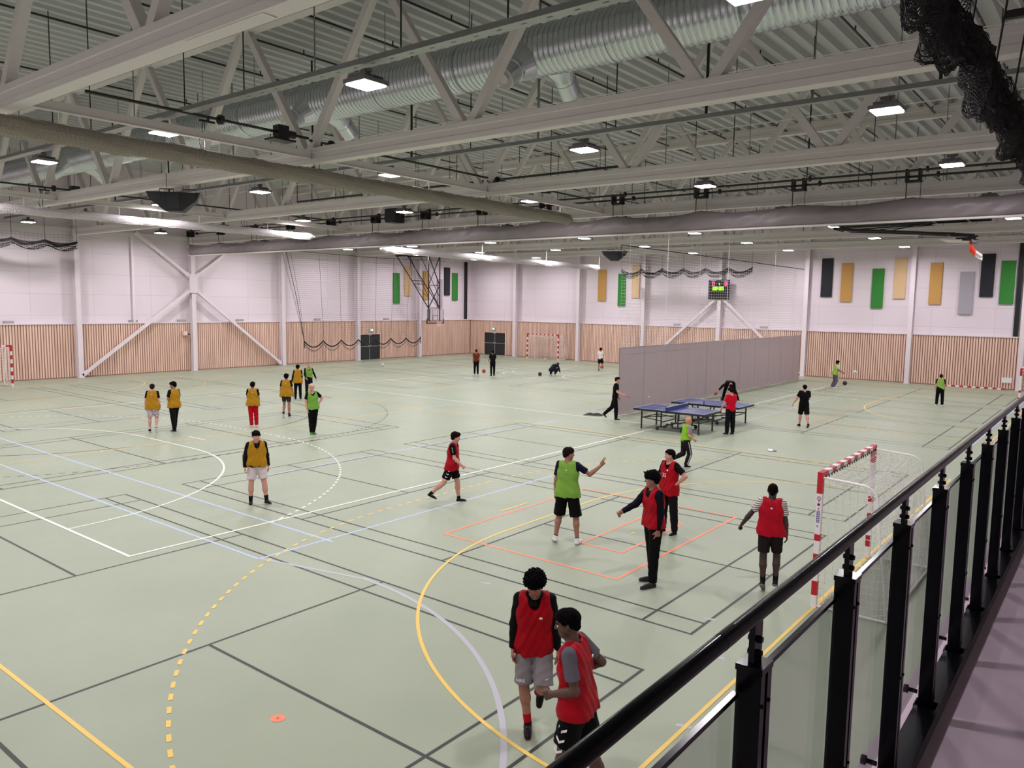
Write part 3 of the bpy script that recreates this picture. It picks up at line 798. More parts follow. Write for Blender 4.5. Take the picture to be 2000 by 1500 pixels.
# ------------------------------------------------------------------ wall objects
def panel_colour(k): return {'k': (36, 37, 44), 'o': (196, 150, 84), 'g': (52, 130, 52), 's': (216, 184, 142), 'l': (168, 162, 172)}[k]
m_pan = {k: mat('acoustic_' + k, panel_colour(k), .85, noise=.04, nscale=30) for k in 'kogsl'}
cn = {'k': 'charcoal', 'o': 'ochre', 'g': 'green', 's': 'pale sand', 'l': 'light grey'}
def wall_panel(axis, s0, s1, z0, z1, k, lab):
    b = MB()
    if axis == 'x': b.box(s0, s1, YB+.01, YB+.118, z0, z1)
    else: b.box(XA-.118, XA-.01, s0, s1, z0, z1)
    bv = b.build('acoustic_panel', m_pan[k]); md = bv.modifiers.new('b', 'BEVEL'); md.width = .012; md.segments = 2
    tag(bv, lab, 'wall panel', 'upright coloured acoustic panels')
for s0, s1, z0, z1, k, t in ((1.93,2.62,5.22,7.7,'k','left of the eight right-hand ones'),(3.16,3.84,4.93,7.37,'o','second of the eight right-hand ones'),(5.03,5.72,4.54,7.0,'g','hanging low beside the sand one'),
        (6.28,6.97,5.15,7.62,'s','high and just left of a column'),(8.26,8.92,4.83,7.3,'o','just right of the column'),(9.86,10.57,4.26,6.74,'l','lowest on the far wall'),(10.9,11.58,5.28,7.75,'k','beside the folded basket'),(11.9,12.6,4.88,7.35,'g','last before the black downpipe')):
    wall_panel('x', s0, s1, z0, z1, k, '%s upright acoustic panel on the far wall, %s' % (cn[k], t))
for s0, s1, z0, z1, k, t in ((-15.07,-14.37,4.8,7.22,'o','leftmost there'),(-13.27,-12.62,4.42,6.88,'g','middle left of the white net'),(-12.08,-11.4,5.05,7.55,'s','seen through the white net')):
    wall_panel('x', s0, s1, z0, z1, k, '%s upright acoustic panel on the far wall, %s' % (cn[k], t))
for s0, s1, z0, z1, k, t in ((34.9,35.57,4.36,6.78,'g','left of the basket frame'),(36.13,36.82,4.98,7.35,'s','behind the sloping basket struts'),(38.28,38.92,4.7,7.05,'o','behind the basket frame uprights'),(39.95,40.55,4.05,6.46,'l','right beside the basket frame'),(40.8,41.48,5.1,7.48,'k','near the far corner'),(41.8,42.48,4.68,7.04,'g','closest to the far corner')):
    wall_panel('y', s0, s1, z0, z1, k, '%s upright acoustic panel on the left wall, %s' % (cn[k], t))
b = MB(); b.box(XA-.1, XA+.08, 43.4, 43.62, 3.05, 8.4); tag(b.build('downpipe', m_black), 'black boxed downpipe in the far left corner', 'downpipe')
b = MB(); b.box(12.72, 12.95, YB-.06, YB+.1, 3.05, 8.4); tag(b.build('downpipe', m_black), 'black boxed downpipe at the right end of the far wall', 'downpipe')
b = MB(); b.box(12.95, 13.02, YB-.35, YB-.36+.1, .5, .8)
bx_n = ['leftmost on the left wall', 'under the long left diagonal brace', 'beside the cross bracing column', 'right of the cross bracing', 'behind the lowered ball net', 'over the left wall double door side']
for (y, n) in zip((7.5, 14.05, 17.05, 21.1, 27.4, 34.1), bx_n):
    b = MB(); b.box(XA-.1, XA+.06, y-.24, y+.24, 3.05, 3.19); b.box(XA+.06, XA+.075, y-.2, y+.2, 3.05, 3.16)
    tag(b.build('emergency_light', mat('box_grey', (168, 162, 164), .5)), 'small grey emergency light box on the panelling ledge, ' + n, 'emergency light', 'grey boxes on the panelling ledge')
for (x, n) in zip((-8.2, -1.72), ('left of the scoreboard column', 'right of the scoreboard column')):
    b = MB(); b.box(x-.24, x+.24, YB-.06, YB+.1, 3.05, 3.19); b.box(x-.2, x+.2, YB-.075, YB-.06, 3.05, 3.16)
    tag(b.build('emergency_light', MATS['box_grey']), 'small grey emergency light box on the far wall ledge, ' + n, 'emergency light', 'grey boxes on the panelling ledge')
e = empty('wall_speaker', (XA+.2, 17.2, 2.35)); b = MB(); b.box(-.1,.1,-.2,.05,-.12,.12); b.build('box', mat('beige_box', (226, 205, 190), .5), e); b = MB(); b.box(-.05,.1,.07,.2,-.1,-.02); b.build('socket', m_black, e)
tag(e, 'small beige alarm box beside the cross bracing column', 'alarm box')
e = empty('wall_socket', (12.6, YB-.1, .55)); b = MB(); b.box(-.25,.25,0,.05,-.15,.15); b.build('cover', m_gw, e); tag(e, 'white socket cover low on the far wall near the right corner', 'socket')

# scoreboard
e = empty('scoreboard', (-4.87, YB-.45, 5.68))
b = MB(); b.box(-.76,.76,0,.12,-.68,.68); b.build('housing', mat('board_black', (26, 24, 28), .35), e)
b = MB(); b.box(-.3,.3,.12,.4,-.3,.3); b.build('bracket', m_white, e)
SEG = {'0':'abcdef','1':'bc'}
def digit(b, x, z, w_, h, ch, t):
    y0, y1 = -.012, -.002; s = SEG[ch]
    if 'a' in s: b.box(x+t, x+w_-t, y0, y1, z+h-t, z+h)
    if 'd' in s: b.box(x+t, x+w_-t, y0, y1, z, z+t)
    if 'b' in s: b.box(x+w_-t, x+w_, y0, y1, z+h/2, z+h)
    if 'c' in s: b.box(x+w_-t, x+w_, y0, y1, z, z+h/2)
    if 'f' in s: b.box(x, x+t, y0, y1, z+h/2, z+h)
    if 'e' in s: b.box(x, x+t, y0, y1, z, z+h/2)
m_rd = emat('led_red', (255, 60, 110), 3.2); m_gn = emat('led_green', (150, 255, 20), 3.4)
for x in (-.48, .42):
    b = MB(); digit(b, x, .26, .17, .27, '0', .045); b.build('score_digit', m_rd, e)
b = MB(); digit(b, -.03, .3, .08, .17, '1', .03); b.build('period_digit', emat('led_pale', (190, 255, 200), 2.2), e)
for x in (-.44, -.25, .02, .21):
    b = MB(); digit(b, x, -.05, .15, .25, '0', .045); b.build('clock_digit', m_gn, e)
b = MB(); b.box(-.07, -.03, -.012, -.002, .04, .08); b.box(-.07, -.03, -.012, -.002, .12, .16) ; b.build('clock_colon', m_gn, e)
b = MB()
for x in (-.62, .2): 
    for q in range(5): b.box(x+q*.08, x+q*.08+.06, -.006, -.002, .6, .63)
b.build('team_caption', m_gw, e)
tag(e, 'black electronic scoreboard showing red zeros above a green 00:00 clock', 'scoreboard')

# hanging loudspeakers
def speaker(x, y, z, s, lab, rz=0.0):
    e = empty('hanging_speaker', (x, y, z), rz); b = MB(); w_, h = .95*s, .55*s
    pts = [(-w_, h*.5), (w_, h*.5), (w_*.86, -.02*h), (w_*.32, -h*.75), (-w_*.32, -h*.75), (-w_*.86, -.02*h)]
    f = [(p_[0], -.32*s, p_[1]) for p_ in pts]; bk_ = [(p_[0]*.9, .32*s, p_[1]) for p_ in pts]
    b.add(f+bk_, [tuple(range(6)), tuple(reversed(range(6, 12)))] + [((i+1)%6, i, 6+i, 6+(i+1)%6) for i in range(6)])
    b.build('speaker_cabinet', mat('speaker_black', (16, 16, 18), .55), e)
    b = MB(); b.box(-.22*s, .22*s, -.335*s, -.322*s, -.3*s, .2*s)
    for q in (-.62, .62): b.box(q*s-.18*s, q*s+.18*s, -.335*s, -.322*s, -.0, .2*s)
    b.build('speaker_grille', mat('speaker_grille', (34, 34, 38), .7), e)
    for q in (-.55, .25):
        b = MB(); b.tube([(q*s, 0, .27*s), (q*s, 0, .42*s), (q*s+.5*s, 0, .42*s), (q*s+.5*s, 0, .27*s)], .02*s, 5); b.build('speaker_handle', m_black, e)
        b = MB(); b.tube([(q*s+.25*s, 0, .42*s), (q*s+.25*s, 0, max(.6*s, 8.2-z))], .008, 4); b.build('suspension_wire', m_black, e)
    return tag(e, lab, 'loudspeaker', 'black loudspeaker clusters')
speaker(-4.75, 4.0, 7.4, .80, 'black loudspeaker cluster hung under the roof at upper left', math.radians(48))
speaker(-5.7, 30.95, 7.35, .78, 'black loudspeaker cluster hung beside the white net', math.radians(30))

# ------------------------------------------------------------------ basketball hoops
def backboard(e, smooth=False):
    """board in local yz plane facing +x, lower edge z=0, centred y=0"""
    b = MB(); b.box(-.012, .012, -.9, .9, 0, 1.05); b.build('glass_board', m_board, e)
    f = MB()
    for a in ((-.9,-.87,0,1.05),(.87,.9,0,1.05),(-.87,.87,1.02,1.05)): f.box(-.016,.016,a[0],a[1],a[2],a[3])
    for a in ((-.295,-.245,.15,.6),(.245,.295,.15,.6),(-.245,.245,.55,.6)): f.box(.0125,.0145,a[0],a[1],a[2],a[3])
    f.build('board_border', mat('board_line', (120, 112, 116), .5), e)
    f = MB(); f.box(-.03,.03,-.94,.94,-.05,.02); f.box(-.03,.03,-.94,-.88,.02,.33); f.box(-.03,.03,.88,.94,.02,.33); f.build('edge_padding', m_black, e)
    r = MB(); r.tube([(.38+.225*math.cos(t), .225*math.sin(t), .15) for t in np.linspace(0, 2*PI, 25)], .011, 6); r.box(.013, .16, -.07, .07, .1, .16)
    r.build('hoop_ring', m_orange, e)
    n = MB(); k = 12
    for i in range(k):
        for sg in (1, -1):
            pts = []
            for j in range(6):
                t = 2*PI*(i+sg*j*.5)/k; rr = .22-.02*j; pts.append((.38+rr*math.cos(t), rr*math.sin(t), .14-.08*j))
            n.tube(pts, .006, 3, caps=False)
    n.build('hoop_net', m_net, e)
m_board = bpy.data.materials.new('board_glass'); m_board.use_nodes = True
nt_ = m_board.node_tree; nt_.nodes.remove(nt_.nodes['Principled BSDF'])
t_ = nt_.nodes.new('ShaderNodeBsdfTransparent'); t_.inputs[0].default_value = (.9,.9,.9,1); g_ = nt_.nodes.new('ShaderNodeBsdfGlossy'); g_.inputs['Roughness'].default_value = .05
x_ = nt_.nodes.new('ShaderNodeMixShader'); x_.inputs[0].default_value = .06; nt_.links.new(t_.outputs[0], x_.inputs[1]); nt_.links.new(g_.outputs[0], x_.inputs[2]); nt_.links.new(x_.outputs[0], nt_.nodes['Material Output'].inputs[0])
m_orange = mat('hoop_orange', (232, 74, 40), .4)
e = empty('basketball_hoop', (-24.3, 35.5, 2.9)); backboard(e)
f = MB(); D = .035
def st(a, c, r=.028): f.bar(a, c, r*2, r*2)
Y1, Y2 = -.62, .62; top = 8.05-2.9
for y in (Y1, Y2): st((-.15, y, .2), (-.15, y, top), .032); st((-.08, y*.9, .1), (-.08, y*.9, 1.1), .03)
for z in (1.15, 2.9): st((-.15, Y1, z), (-.15, Y2, z))
st((-.15,Y1,1.15),(-.15,Y2,2.9)); st((-.15,Y2,1.15),(-.15,Y1,2.9)); st((-.15,Y1,2.9),(-.15,Y2,top)); st((-.15,Y2,2.9),(-.15,Y1,top))
for y, yt in ((Y1, Y1), (Y2, Y2)):
    st((-.15, y, 1.15), (-3.6, yt, top), .028)
    st((-.15, y, 2.0), (-2.2, yt, top), .018)
st((-1.75,Y1,3.0),(-1.75,Y2,3.0)); st((-1.95,Y1,3.25),(-1.95,Y2,3.25)); st((-1.75,Y1,3.0),(-.15,Y2,1.15),.016); st((-1.95,Y1,3.2),(-3.4,Y2,4.9),.016)
f.build('support_frame', m_black, e)
f = MB(); f.box(-3.8, .2, -.7, -.6, top, top+.08); f.box(-3.8, .2, .6, .7, top, top+.08); f.box(-3.8,-3.6,-.9,.9,top+.08,top+.16); f.box(-.3,.3,-1.4,1.4,top+.08,top+.2); f.build('ceiling_mount', m_black, e)
for y in (-.3, .3):
    f = MB(); f.box(-.05,-.02,y-.02,y+.02,.1,1.0); f.build('board_brace', m_silver, e)
tag(e, 'lowered basketball hoop with glass board on a black ceiling frame', 'basketball hoop')

# folded hoop at upper right : frame lies flat under the roof, board folded face down
e = empty('basketball_hoop', (0, 27.2, 0))
f = MB()
for y in (-.55, .55):
    f.bar((7.5, y, 8.02), (13.3, y, 8.06), .08, .1); f.bar((7.9, y, 7.86), (12.9, y*.7, 7.42), .07, .08); f.bar((7.6, y, 7.9), (11.2, y, 7.98), .05, .05)
    f.bar((8.0, y, 7.8), (12.2, y*.6, 7.52), .05, .05)
f.bar((9.4,-.55,7.75), (11.3,.55,7.95), .03, .03); f.bar((9.4,.55,7.75), (11.3,-.55,7.95), .03, .03)
for x in (7.7, 9.6, 11.4, 12.6): f.bar((x,-.6,8.03), (x,.6,8.03), .06, .06)
f.bar((7.7,-.6,7.88), (7.7,.6,7.88), .08, .12); f.bar((11.9, -.4, 7.5), (11.9, .4, 7.5), .05, .05)
f.box(11.3, 12.9, -1.3, 1.3, 8.1, 8.18)
f.build('support_frame', m_black, e)
f = MB(); f.box(12.25, 12.95, -.42, .42, 7.28, 7.34)
f.build('mount_plate', m_black, e)
e2 = empty('folded_board', (12.95, 0, 7.2)); e2.parent = e; e2.rotation_euler = (0, math.radians(-98), 0)
e2.location = (11.95, 0, 7.26)
def rot_part(b, name, m):
    for i, v in enumerate(b.v):
        x, y, z = v; b.v[i] = (11.75 + z*1.0 + .02*x, y, 7.26 - x*1.0 - .06*z)
    return b.build(name, m, e)
bpy.data.objects.remove(e2)
f = MB(); f.box(-.012,.012,-.9,.9,0,1.05); rot_part(f, 'backboard', mat('board_white', (212, 206, 200), .4))
f = MB(); f.box(-.03,.04,-.94,.94,1.02,1.12); f.box(-.03,.04,-.94,-.88,.8,1.02); f.box(-.03,.04,.88,.94,.8,1.02); rot_part(f, 'edge_padding', m_black)
f = MB(); f.tube([(.04+.2*math.cos(t)+.2, .225*math.sin(t), .98) for t in np.linspace(0, 2*PI, 21)], .013, 6); f.box(.0,.1,-.07,.07,.92,1.02); rot_part(f, 'hoop_ring', m_orange)
f = MB(); g2 = MB(); k = 12
for i in range(k):
    for sg in (1, -1):
        pts = []
        for j in range(6):
            t = 2*PI*(i+sg*j*.5)/k; rr = .19-.012*j; pts.append((.24+rr*.8*math.cos(t)+.075*j, rr*math.sin(t), .98+.02*j+.012*j*j))
        f.tube(pts[:4], .012, 3, caps=False); g2.tube(pts[3:], .012, 3, caps=False)
rot_part(f, 'net_upper', mat('net_orange', (240, 90, 50), .7)); rot_part(g2, 'net_lower', m_net)
tag(e, 'folded-up basketball hoop with an orange and white net under the roof at right', 'basketball hoop')

# ------------------------------------------------------------------ handball goals
def handball_goal(loc, rz, label, bands, fine=True, sticker=False, group=None):
    """opening in local yz plane at x=0, net behind towards +x"""
    e = empty('handball_goal', loc, rz); W, H, s = 1.5, 2.0, .08
    def post(y):
        b = MB(); zs = 0.0
        for z0, z1, c in bands: b.box(0, s, y-s/2, y+s/2, z0, z1, c)
        return b
    for y in (-W-s/2, W+s/2):
        o = post(y).build('goal_post', [m_gw, m_red], e)
    b = MB(); n = 15; L = 2*W
    for k in range(n): b.box(0, s, -L/2+k*L/n, -L/2+(k+1)*L/n, H, H+s, 1 if k % 2 == 0 else 0)
    b.build('crossbar', [m_gw, m_red], e)
    for sg in (-1, 1):
        y = sg*(W+s/2); b = MB()
        pts = [(s, y, H+.0)] + [(.9-.0+0*t, y, 0) for t in ()] + [(.30, y, H-.01), (.62, y, H-.03)] + [(.62+.22*math.sin(a), y, H-.25+.22*math.cos(a)) for a in np.linspace(.2, PI/2, 6)] + [(.9, y, 1.2), (1.0, y, .5), (1.05, y, .03)]
        b.tube(pts, .019, 8); b.tube([(s, y, .03), (1.05, y, .03)], .019, 8); b.build('side_stay', m_gw, e)
    b = MB(); b.tube([(1.05, -W-s/2, .03), (1.05, W+s/2, .03)], .02, 8); b.build('ground_bar', m_gw, e)
    # net draped over the stays
    b = MB(); r = .0042 if fine else .006; st = .1 if fine else .16
    prof = [(.06, H+.0)] + [(.06+.14*i, H+.0-.05*math.sin(PI*i/4)-.015*i) for i in range(1, 5)] + [(.78, H-.22), (.84, H-.45), (.90, 1.2), (.96, .85), (1.0, .5), (1.02, .2), (1.0, .04)]
    pr = [np.array(p_) for p_ in prof]; dd = [0]
    for a, c in zip(pr[:-1], pr[1:]): dd.append(dd[-1]+np.linalg.norm(c-a))
    def P_(t, y):
        t = min(t, dd[-1]); k = max(j for j in range(len(dd)) if dd[j] <= t+1e-9); k = min(k, len(pr)-2)
        q = pr[k]+(pr[k+1]-pr[k])*((t-dd[k])/(dd[k+1]-dd[k]))
        sag = .10*math.cos(PI*y/(2*W+.1)) if t < 1.0 else 0
        swing = .03*math.sin(y*5+t*4)
        return (q[0]+swing*(t > .9), y+.015*math.sin(t*9+y*3), max(.012, q[1]-sag*math.sin(PI*min(1, t/1.0))))
    ys = np.arange(-W, W+.001, st)
    for y in ys: b.tube([P_(t, y) for t in np.linspace(0, dd[-1], 26)], r, 3, caps=False)
    for t in np.arange(0, dd[-1], st): b.tube([P_(t, y) for y in np.linspace(-W, W, 22)], r, 3, caps=False)
    for sg in (-1, 1):
        y = sg*W
        for z in np.arange(.1, H, st):
            xm = np.interp(z, [0, .2, .85, 1.2, 1.78, 2.0], [1.0, 1.02, .96, .9, .78, .6])
            b.tube([(s+ (xm-s)*q, y+sg*(-.03)*math.sin(PI*q), z-.05*math.sin(PI*q)+.01*math.sin(q*20)) for q in np.linspace(0, 1, 8)], r, 3, caps=False)
        for x in np.arange(.15, 1.0, st): 
            zt = np.interp(x, [.6, .78, .9, .96, 1.02], [H, 1.78, 1.2, .85, .2])
            b.tube([(x, y-sg*.03, .02), (x+.01, y-sg*.03, zt*.5), (x, y-sg*.01, zt-.03)], r, 3, caps=False)
    b.build('goal_net', m_net, e)
    c = MB()   # net hooks wrapped round the frame
    for k in range(22): y = -W+.05+k*(2*W-.1)/21; c.tube([(s+.01, y-.03, H+.02), (s+.015, y, H-.02), (s+.01, y+.03, H+.02)], .006, 3)
    c.build('net_hooks', m_netblack, e)
    c = MB()
    for sg in (-1, 1): c.tube([(.55, sg*(W+.04), .03), (.6, sg*(W+.06), .09), (.66, sg*(W+.04), .03)], .018, 6)
    c.build('floor_clamps', m_galv, e)
    if sticker:
        d = MB(); y = W+s+.0015; 
        d.add([(.006, y, 1.15), (.074, y, 1.15), (.074, y, 1.74), (.006, y, 1.74)], [(0,1,2,3)])
        d.build('sponsor_sticker', mat('sticker_white', (236, 228, 236), .4), e)
        d = MB(); yy = y+.001
        for q in range(14):
            a0, a1 = 2*PI*q/14, 2*PI*(q+1)/14
            d.add([(.04+.024*math.cos(a0), yy, 1.69+.03*math.sin(a0)), (.04+.024*math.cos(a1), yy, 1.69+.03*math.sin(a1)), (.04+.017*math.cos(a1), yy, 1.69+.022*math.sin(a1)), (.04+.017*math.cos(a0), yy, 1.69+.022*math.sin(a0))], [(0,1,2,3)])
        d.add([(.037,yy,1.665),(.043,yy,1.665),(.043,yy,1.715),(.037,yy,1.715)], [(0,1,2,3)]); d.add([(.03,yy,1.60),(.055,yy,1.60),(.055,yy,1.635),(.03,yy,1.635)], [(0,1,2,3)])
        d.build('red_emblem', m_red, e)
        d = MB(); d.add([(.018,yy,1.33),(.058,yy,1.33),(.058,yy,1.51),(.018,yy,1.51)], [(0,1,2,3)]); d.build('blue_wordmark', mat('sticker_blue', (52, 58, 130), .5), e)
        d = MB(); yy += .001
        for z in (1.355, 1.40, 1.445, 1.485): d.add([(.028,yy,z),(.05,yy,z),(.05,yy,z+.012),(.028,yy,z+.012)], [(0,1,2,3)])
        d.build('wordmark_letters', MATS['sticker_white'], e)
    return tag(e, label, 'handball goal', group)
near_bands = [(0,.2,0),(.2,.4,1),(.4,.6,0),(.6,.8,1),(.8,1.0,0),(1.0,1.2,1),(1.2,1.4,0),(1.4,1.72,0),(1.72,2.08,1)]
near_bands = [(0,.2,0),(.2,.42,1),(.42,.64,0),(.64,.84,1),(.84,1.04,0),(1.04,1.14,1),(1.14,1.76,0),(1.76,2.08,1)]
even = [(k*.2, (k+1)*.2, k % 2) for k in range(10)] + [(2.0, 2.08, 1)]
handball_goal((14.36, 5.03, 0), 0, 'large red and white handball goal with a white net beside the balcony railing', near_bands, True, False)
far_g = [(0,.17,0)] + [(.17+.2*k, .37+.2*k, (k+1) % 2) for k in range(9)] + [(1.97, 2.08, 1)]
handball_goal((-19.3, 42.75, 0), PI/2, 'red and white handball goal standing at the far wall', far_g, False)
handball_goal((-25.5, 5.05, 0), PI, 'red and white handball goal cut by the left edge of the picture', far_g, False)
handball_goal((14.36, 32.62, 0), 0, 'red and white handball goal cut by the right edge beyond the railing', near_bands, False)
# goal tipped flat on the floor by the far wall
e = empty('tipped_goal', (11.0, 44.0, .04)); b = MB(); L = 3.16
for k in range(15): b.box(-L/2+k*L/15, -L/2+(k+1)*L/15, -.04, .04, -.04, .04, k % 2)
b.build('crossbar', [m_red, m_gw], e)
tag(e, 'red and white striped goal bar lying on the floor against the far wall', 'goal bar')
# stickers on the near post (its face towards the camera is -y)
g = [o for o in bpy.data.objects if o.get('label', '').startswith('large red and white handball')][0]
def quad_y(b, x0, x1, z0, z1, y): b.add([(x0,y,z0),(x1,y,z0),(x1,y,z1),(x0,y,z1)], [(0,1,2,3)])
yy = -1.5-.08-.0015
d = MB(); quad_y(d, .004, .076, 1.16, 1.74, yy); d.build('sponsor_sticker', mat('sticker_white', (236, 226, 234), .4), g)
d = MB()
for q in range(14):
    a0, a1 = 2*PI*q/14, 2*PI*(q+1)/14
    d.add([(.04+.03*math.cos(a0), yy-.001, 1.685+.034*math.sin(a0)), (.04+.03*math.cos(a1), yy-.001, 1.685+.034*math.sin(a1)), (.04+.022*math.cos(a1), yy-.001, 1.685+.026*math.sin(a1)), (.04+.022*math.cos(a0), yy-.001, 1.685+.026*math.sin(a0))], [(0,3,2,1)])
quad_y(d, .036, .044, 1.60, 1.71, yy-.001); quad_y(d, .02, .06, 1.575, 1.61, yy-.001); d.build('red_emblem', mat('emblem_maroon', (110, 24, 44), .5), g)
d = MB(); quad_y(d, .03, .05, 1.515, 1.55, yy-.001); quad_y(d, .024, .05, 1.25, 1.28, yy-.001); d.build('grey_caption', mat('caption_grey', (150, 146, 158), .5), g)
d = MB(); quad_y(d, .018, .062, 1.32, 1.50, yy-.001); d.build('blue_wordmark', mat('sticker_blue', (60, 58, 120), .5), g)
d = MB()
for z in (1.335, 1.362, 1.392, 1.42, 1.448, 1.476): quad_y(d, .028, .054, z, z+.012, yy-.002)
d.build('wordmark_letters', MATS['sticker_white'], g)

# ------------------------------------------------------------------ table tennis tables
m_tt = mat('table_blue', (54, 66, 116), .32, noise=.03); m_ttl = mat('table_line', (225, 225, 235), .4)
def tt_table(x, y, lab, rz=0.0, net=True):
    e = empty('table_tennis_table', (x, y, 0), rz)
    for sg in (-1, 1):
        b = MB(); b.box(*sorted((sg*.01, sg*1.37)), -.7625, .7625, .735, .76); t = b.build('table_half', m_tt, e)
        b = MB(); a0, a1 = sorted((sg*.01, sg*1.37))
        b.box(a0, a1, -.7625, -.7425, .7601, .7612); b.box(a0, a1, .7425, .7625, .7601, .7612); b.box(a0, a1, -.0015, .0015, .7601, .7612)
        e0, e1 = sorted((sg*1.35, sg*1.37)); b.box(e0, e1, -.7425, .7425, .7601, .7612); b.build('white_lines', m_ttl, t)
        b = MB(); b.box(a0, a1, -.775, -.755, .68, .735); b.box(a0, a1, .755, .775, .68, .735); e0, e1 = sorted((sg*1.36, sg*1.385)); b.box(e0, e1, -.775, .775, .68, .735); b.box(*sorted((sg*.02, sg*.04)), -.755, .755, .68, .735)
        b.build('apron', m_black, e)
        for yy in (-.6, .6):
            b = MB(); b.box(sg*1.12-.022, sg*1.12+.022, yy-.022, yy+.022, .02, .735); b.box(sg*1.12-.028, sg*1.12+.028, yy-.028, yy+.028, 0, .02); b.build('leg', m_black, e)
            b = MB(); b.box(sg*.33-.02, sg*.33+.02, yy-.02, yy+.02, .13, .72); b.build('inner_leg', m_black, e)
            b = MB(); b.bar((sg*1.12, yy, .42), (sg*.33, yy, .35), .025, .03); b.bar((sg*1.12, yy, .42), (sg*.33, -yy*.9, .42), .02, .025); b.build('leg_strut', m_black, e)
        b = MB(); b.bar((sg*1.12, -.6, .4), (sg*1.12, .6, .4), .03, .03); b.bar((sg*.33, -.6, .3), (sg*.33, .6, .3), .03, .03); b.build('cross_rail', m_black, e)
        b = MB(); b.bar((sg*.33, -.6, .13), (sg*.33+.0, .6, .13), .04, .04); b.bar((sg*.52, -.6, .13), (sg*.12, -.6, .13), .03, .04); b.bar((sg*.52, .6, .13), (sg*.12, .6, .13), .03, .04)
        b.bar((sg*.12, -.6, .13), (sg*.12, -.6, .26), .03, .03); b.bar((sg*.12,-.6,.26), (0,-.6,.26), .03, .03); b.build('undercarriage', m_black, e)
        for yy in (-.6, .6):
            b = MB(); b.lathe((sg*.48, yy, .065), [(0,-.022),(.05,-.022),(.065,-.012),(.065,.012),(.05,.022),(0,.022)], (0,1,0), 16); b.build('wheel', m_black, e)
    if not net:
        for yy in (-.8, .8):
            b = MB(); b.box(-.012, .012, yy-.012, yy+.012, .70, .90); b.build('net_post', m_black, e)
        return tag(e, lab, 'table tennis table', 'table tennis tables by the grey curtain')
    b = MB(); b.box(-.004, .004, -.915, .915, .768, .895)
    n_ = b.build('net', mat('tt_net', (46, 60, 120), .8), e)
    b = MB(); b.box(-.006, .006, -.915, .915, .895, .913); b.build('net_tape', m_gw, n_)
    for yy in (-.92, .92): 
        b = MB(); b.box(-.012, .012, yy-.012, yy+.012, .70, .915); b.box(-.03, .03, min(yy, yy*.82), max(yy, yy*.82), .69, .72); b.build('net_post', m_black, n_)
    return tag(e, lab, 'table tennis table', 'table tennis tables by the grey curtain')
tt_table(5.12, 17.6, 'front blue table tennis table, closest to the child in the green bib', .015)
tt_table(5.27, 20.35, 'rear blue table tennis table, half hidden behind the other one', .0, False)

# ------------------------------------------------------------------ balls and small things
def ball(x, y, z, r, kind, lab):
    if kind == 'basket':
        m = mat('ball_orange', (196, 84, 46), .6, noise=.06, nscale=60)
    elif kind == 'dark': m = mat('ball_dark', (70, 30, 20), .6, noise=.1, nscale=60)
    elif kind == 'red': m = mat('ball_red', (200, 60, 44), .5)
    else: m = mat('ball_white', (232, 226, 220), .45)
    e = empty('ball', (x, y, z)); b = MB(); b.sphere((0,0,0), r, 24); b.build('ball_skin', m, e, smooth=True)
    b = MB()
    if kind in ('basket', 'dark', 'red'):
        for k in range(3):
            t = np.linspace(0, 2*PI, 33); a = k*PI/3+.3
            b.tube([(r*1.003*math.cos(q)*math.cos(a), r*1.003*math.cos(q)*math.sin(a), r*1.003*math.sin(q)) for q in t], r*.025, 4)
        b.tube([(r*1.003*math.cos(q), r*1.003*math.sin(q), 0) for q in np.linspace(0, 2*PI, 33)], r*.025, 4)
        b.build('ball_seam', m_black, e)
    elif kind == 'soccer':
        ph = (1+5**.5)/2; ic = []
        for s1 in (-1, 1):
            for s2 in (-1, 1): ic += [(0, s1, s2*ph), (s1, s2*ph, 0), (s2*ph, 0, s1)]
        for v in ic:
            v = np.array(v); v = v/np.linalg.norm(v); t = np.array([0,0,1.]) if abs(v[2]) < .9 else np.array([1.,0,0]); u = np.cross(v, t); u /= np.linalg.norm(u); w2 = np.cross(v, u)
            vs = [v*r*1.012] + [(v*math.cos(.33)+(u*math.cos(q)+w2*math.sin(q))*math.sin(.33))*r*1.008 for q in np.arange(5)*2*PI/5]
            b.add(vs, [(0, 1+k, 1+(k+1) % 5) for k in range(5)])
        b.build('black_patches', m_black, e)
    return tag(e, lab, 'ball')
ball(-22.6, 28.5, .11, .11, 'soccer', 'white and black football on the floor near the left wall door')
ball(-14.75, 30.1, .125, .125, 'red', 'orange-red ball on the floor between the two standing people far away')
ball(-10.9, 31.0, .12, .12, 'dark', 'dark ball on the floor beside the crouching person')
ball(5.56, 39.5, .82, .11, 'soccer', 'white football in the air in front of the wood panelling')
ball(4.94, 39.86, .12, .12, 'dark', 'dark brown ball on the floor beyond the child in grey trousers')
ball(-18.6, 42.2, .09, .09, 'soccer', 'small pale ball in front of the far handball goal')
ball(-11.3, 39.0, .13, .12, 'basket', 'brownish ball by the foot of the person in the white shirt')
ball(3.74, 18.0, 1.05, .02, 'white', 'tiny white table tennis ball flying over the front blue table')
e = empty('folded_leaflet', (9.31, 15.8, 0), .4); b = MB(); b.box(-.13, .13, -.08, .08, 0, .012); b.build('dark_cover', m_black, e); b = MB(); b.add([(-.12,-.07,.014),(.02,-.07,.014),(.0,.07,.05),(-.12,.07,.05)], [(0,1,2,3)]); b.add([(-.12,-.07,.0139),(.02,-.07,.0139),(.0,.07,.0499),(-.12,.07,.0499)], [(3,2,1,0)]); b.build('pale_page', m_gw, e)
tag(e, 'small dark and white item lying on the floor before the table tennis tables', 'leaflet')
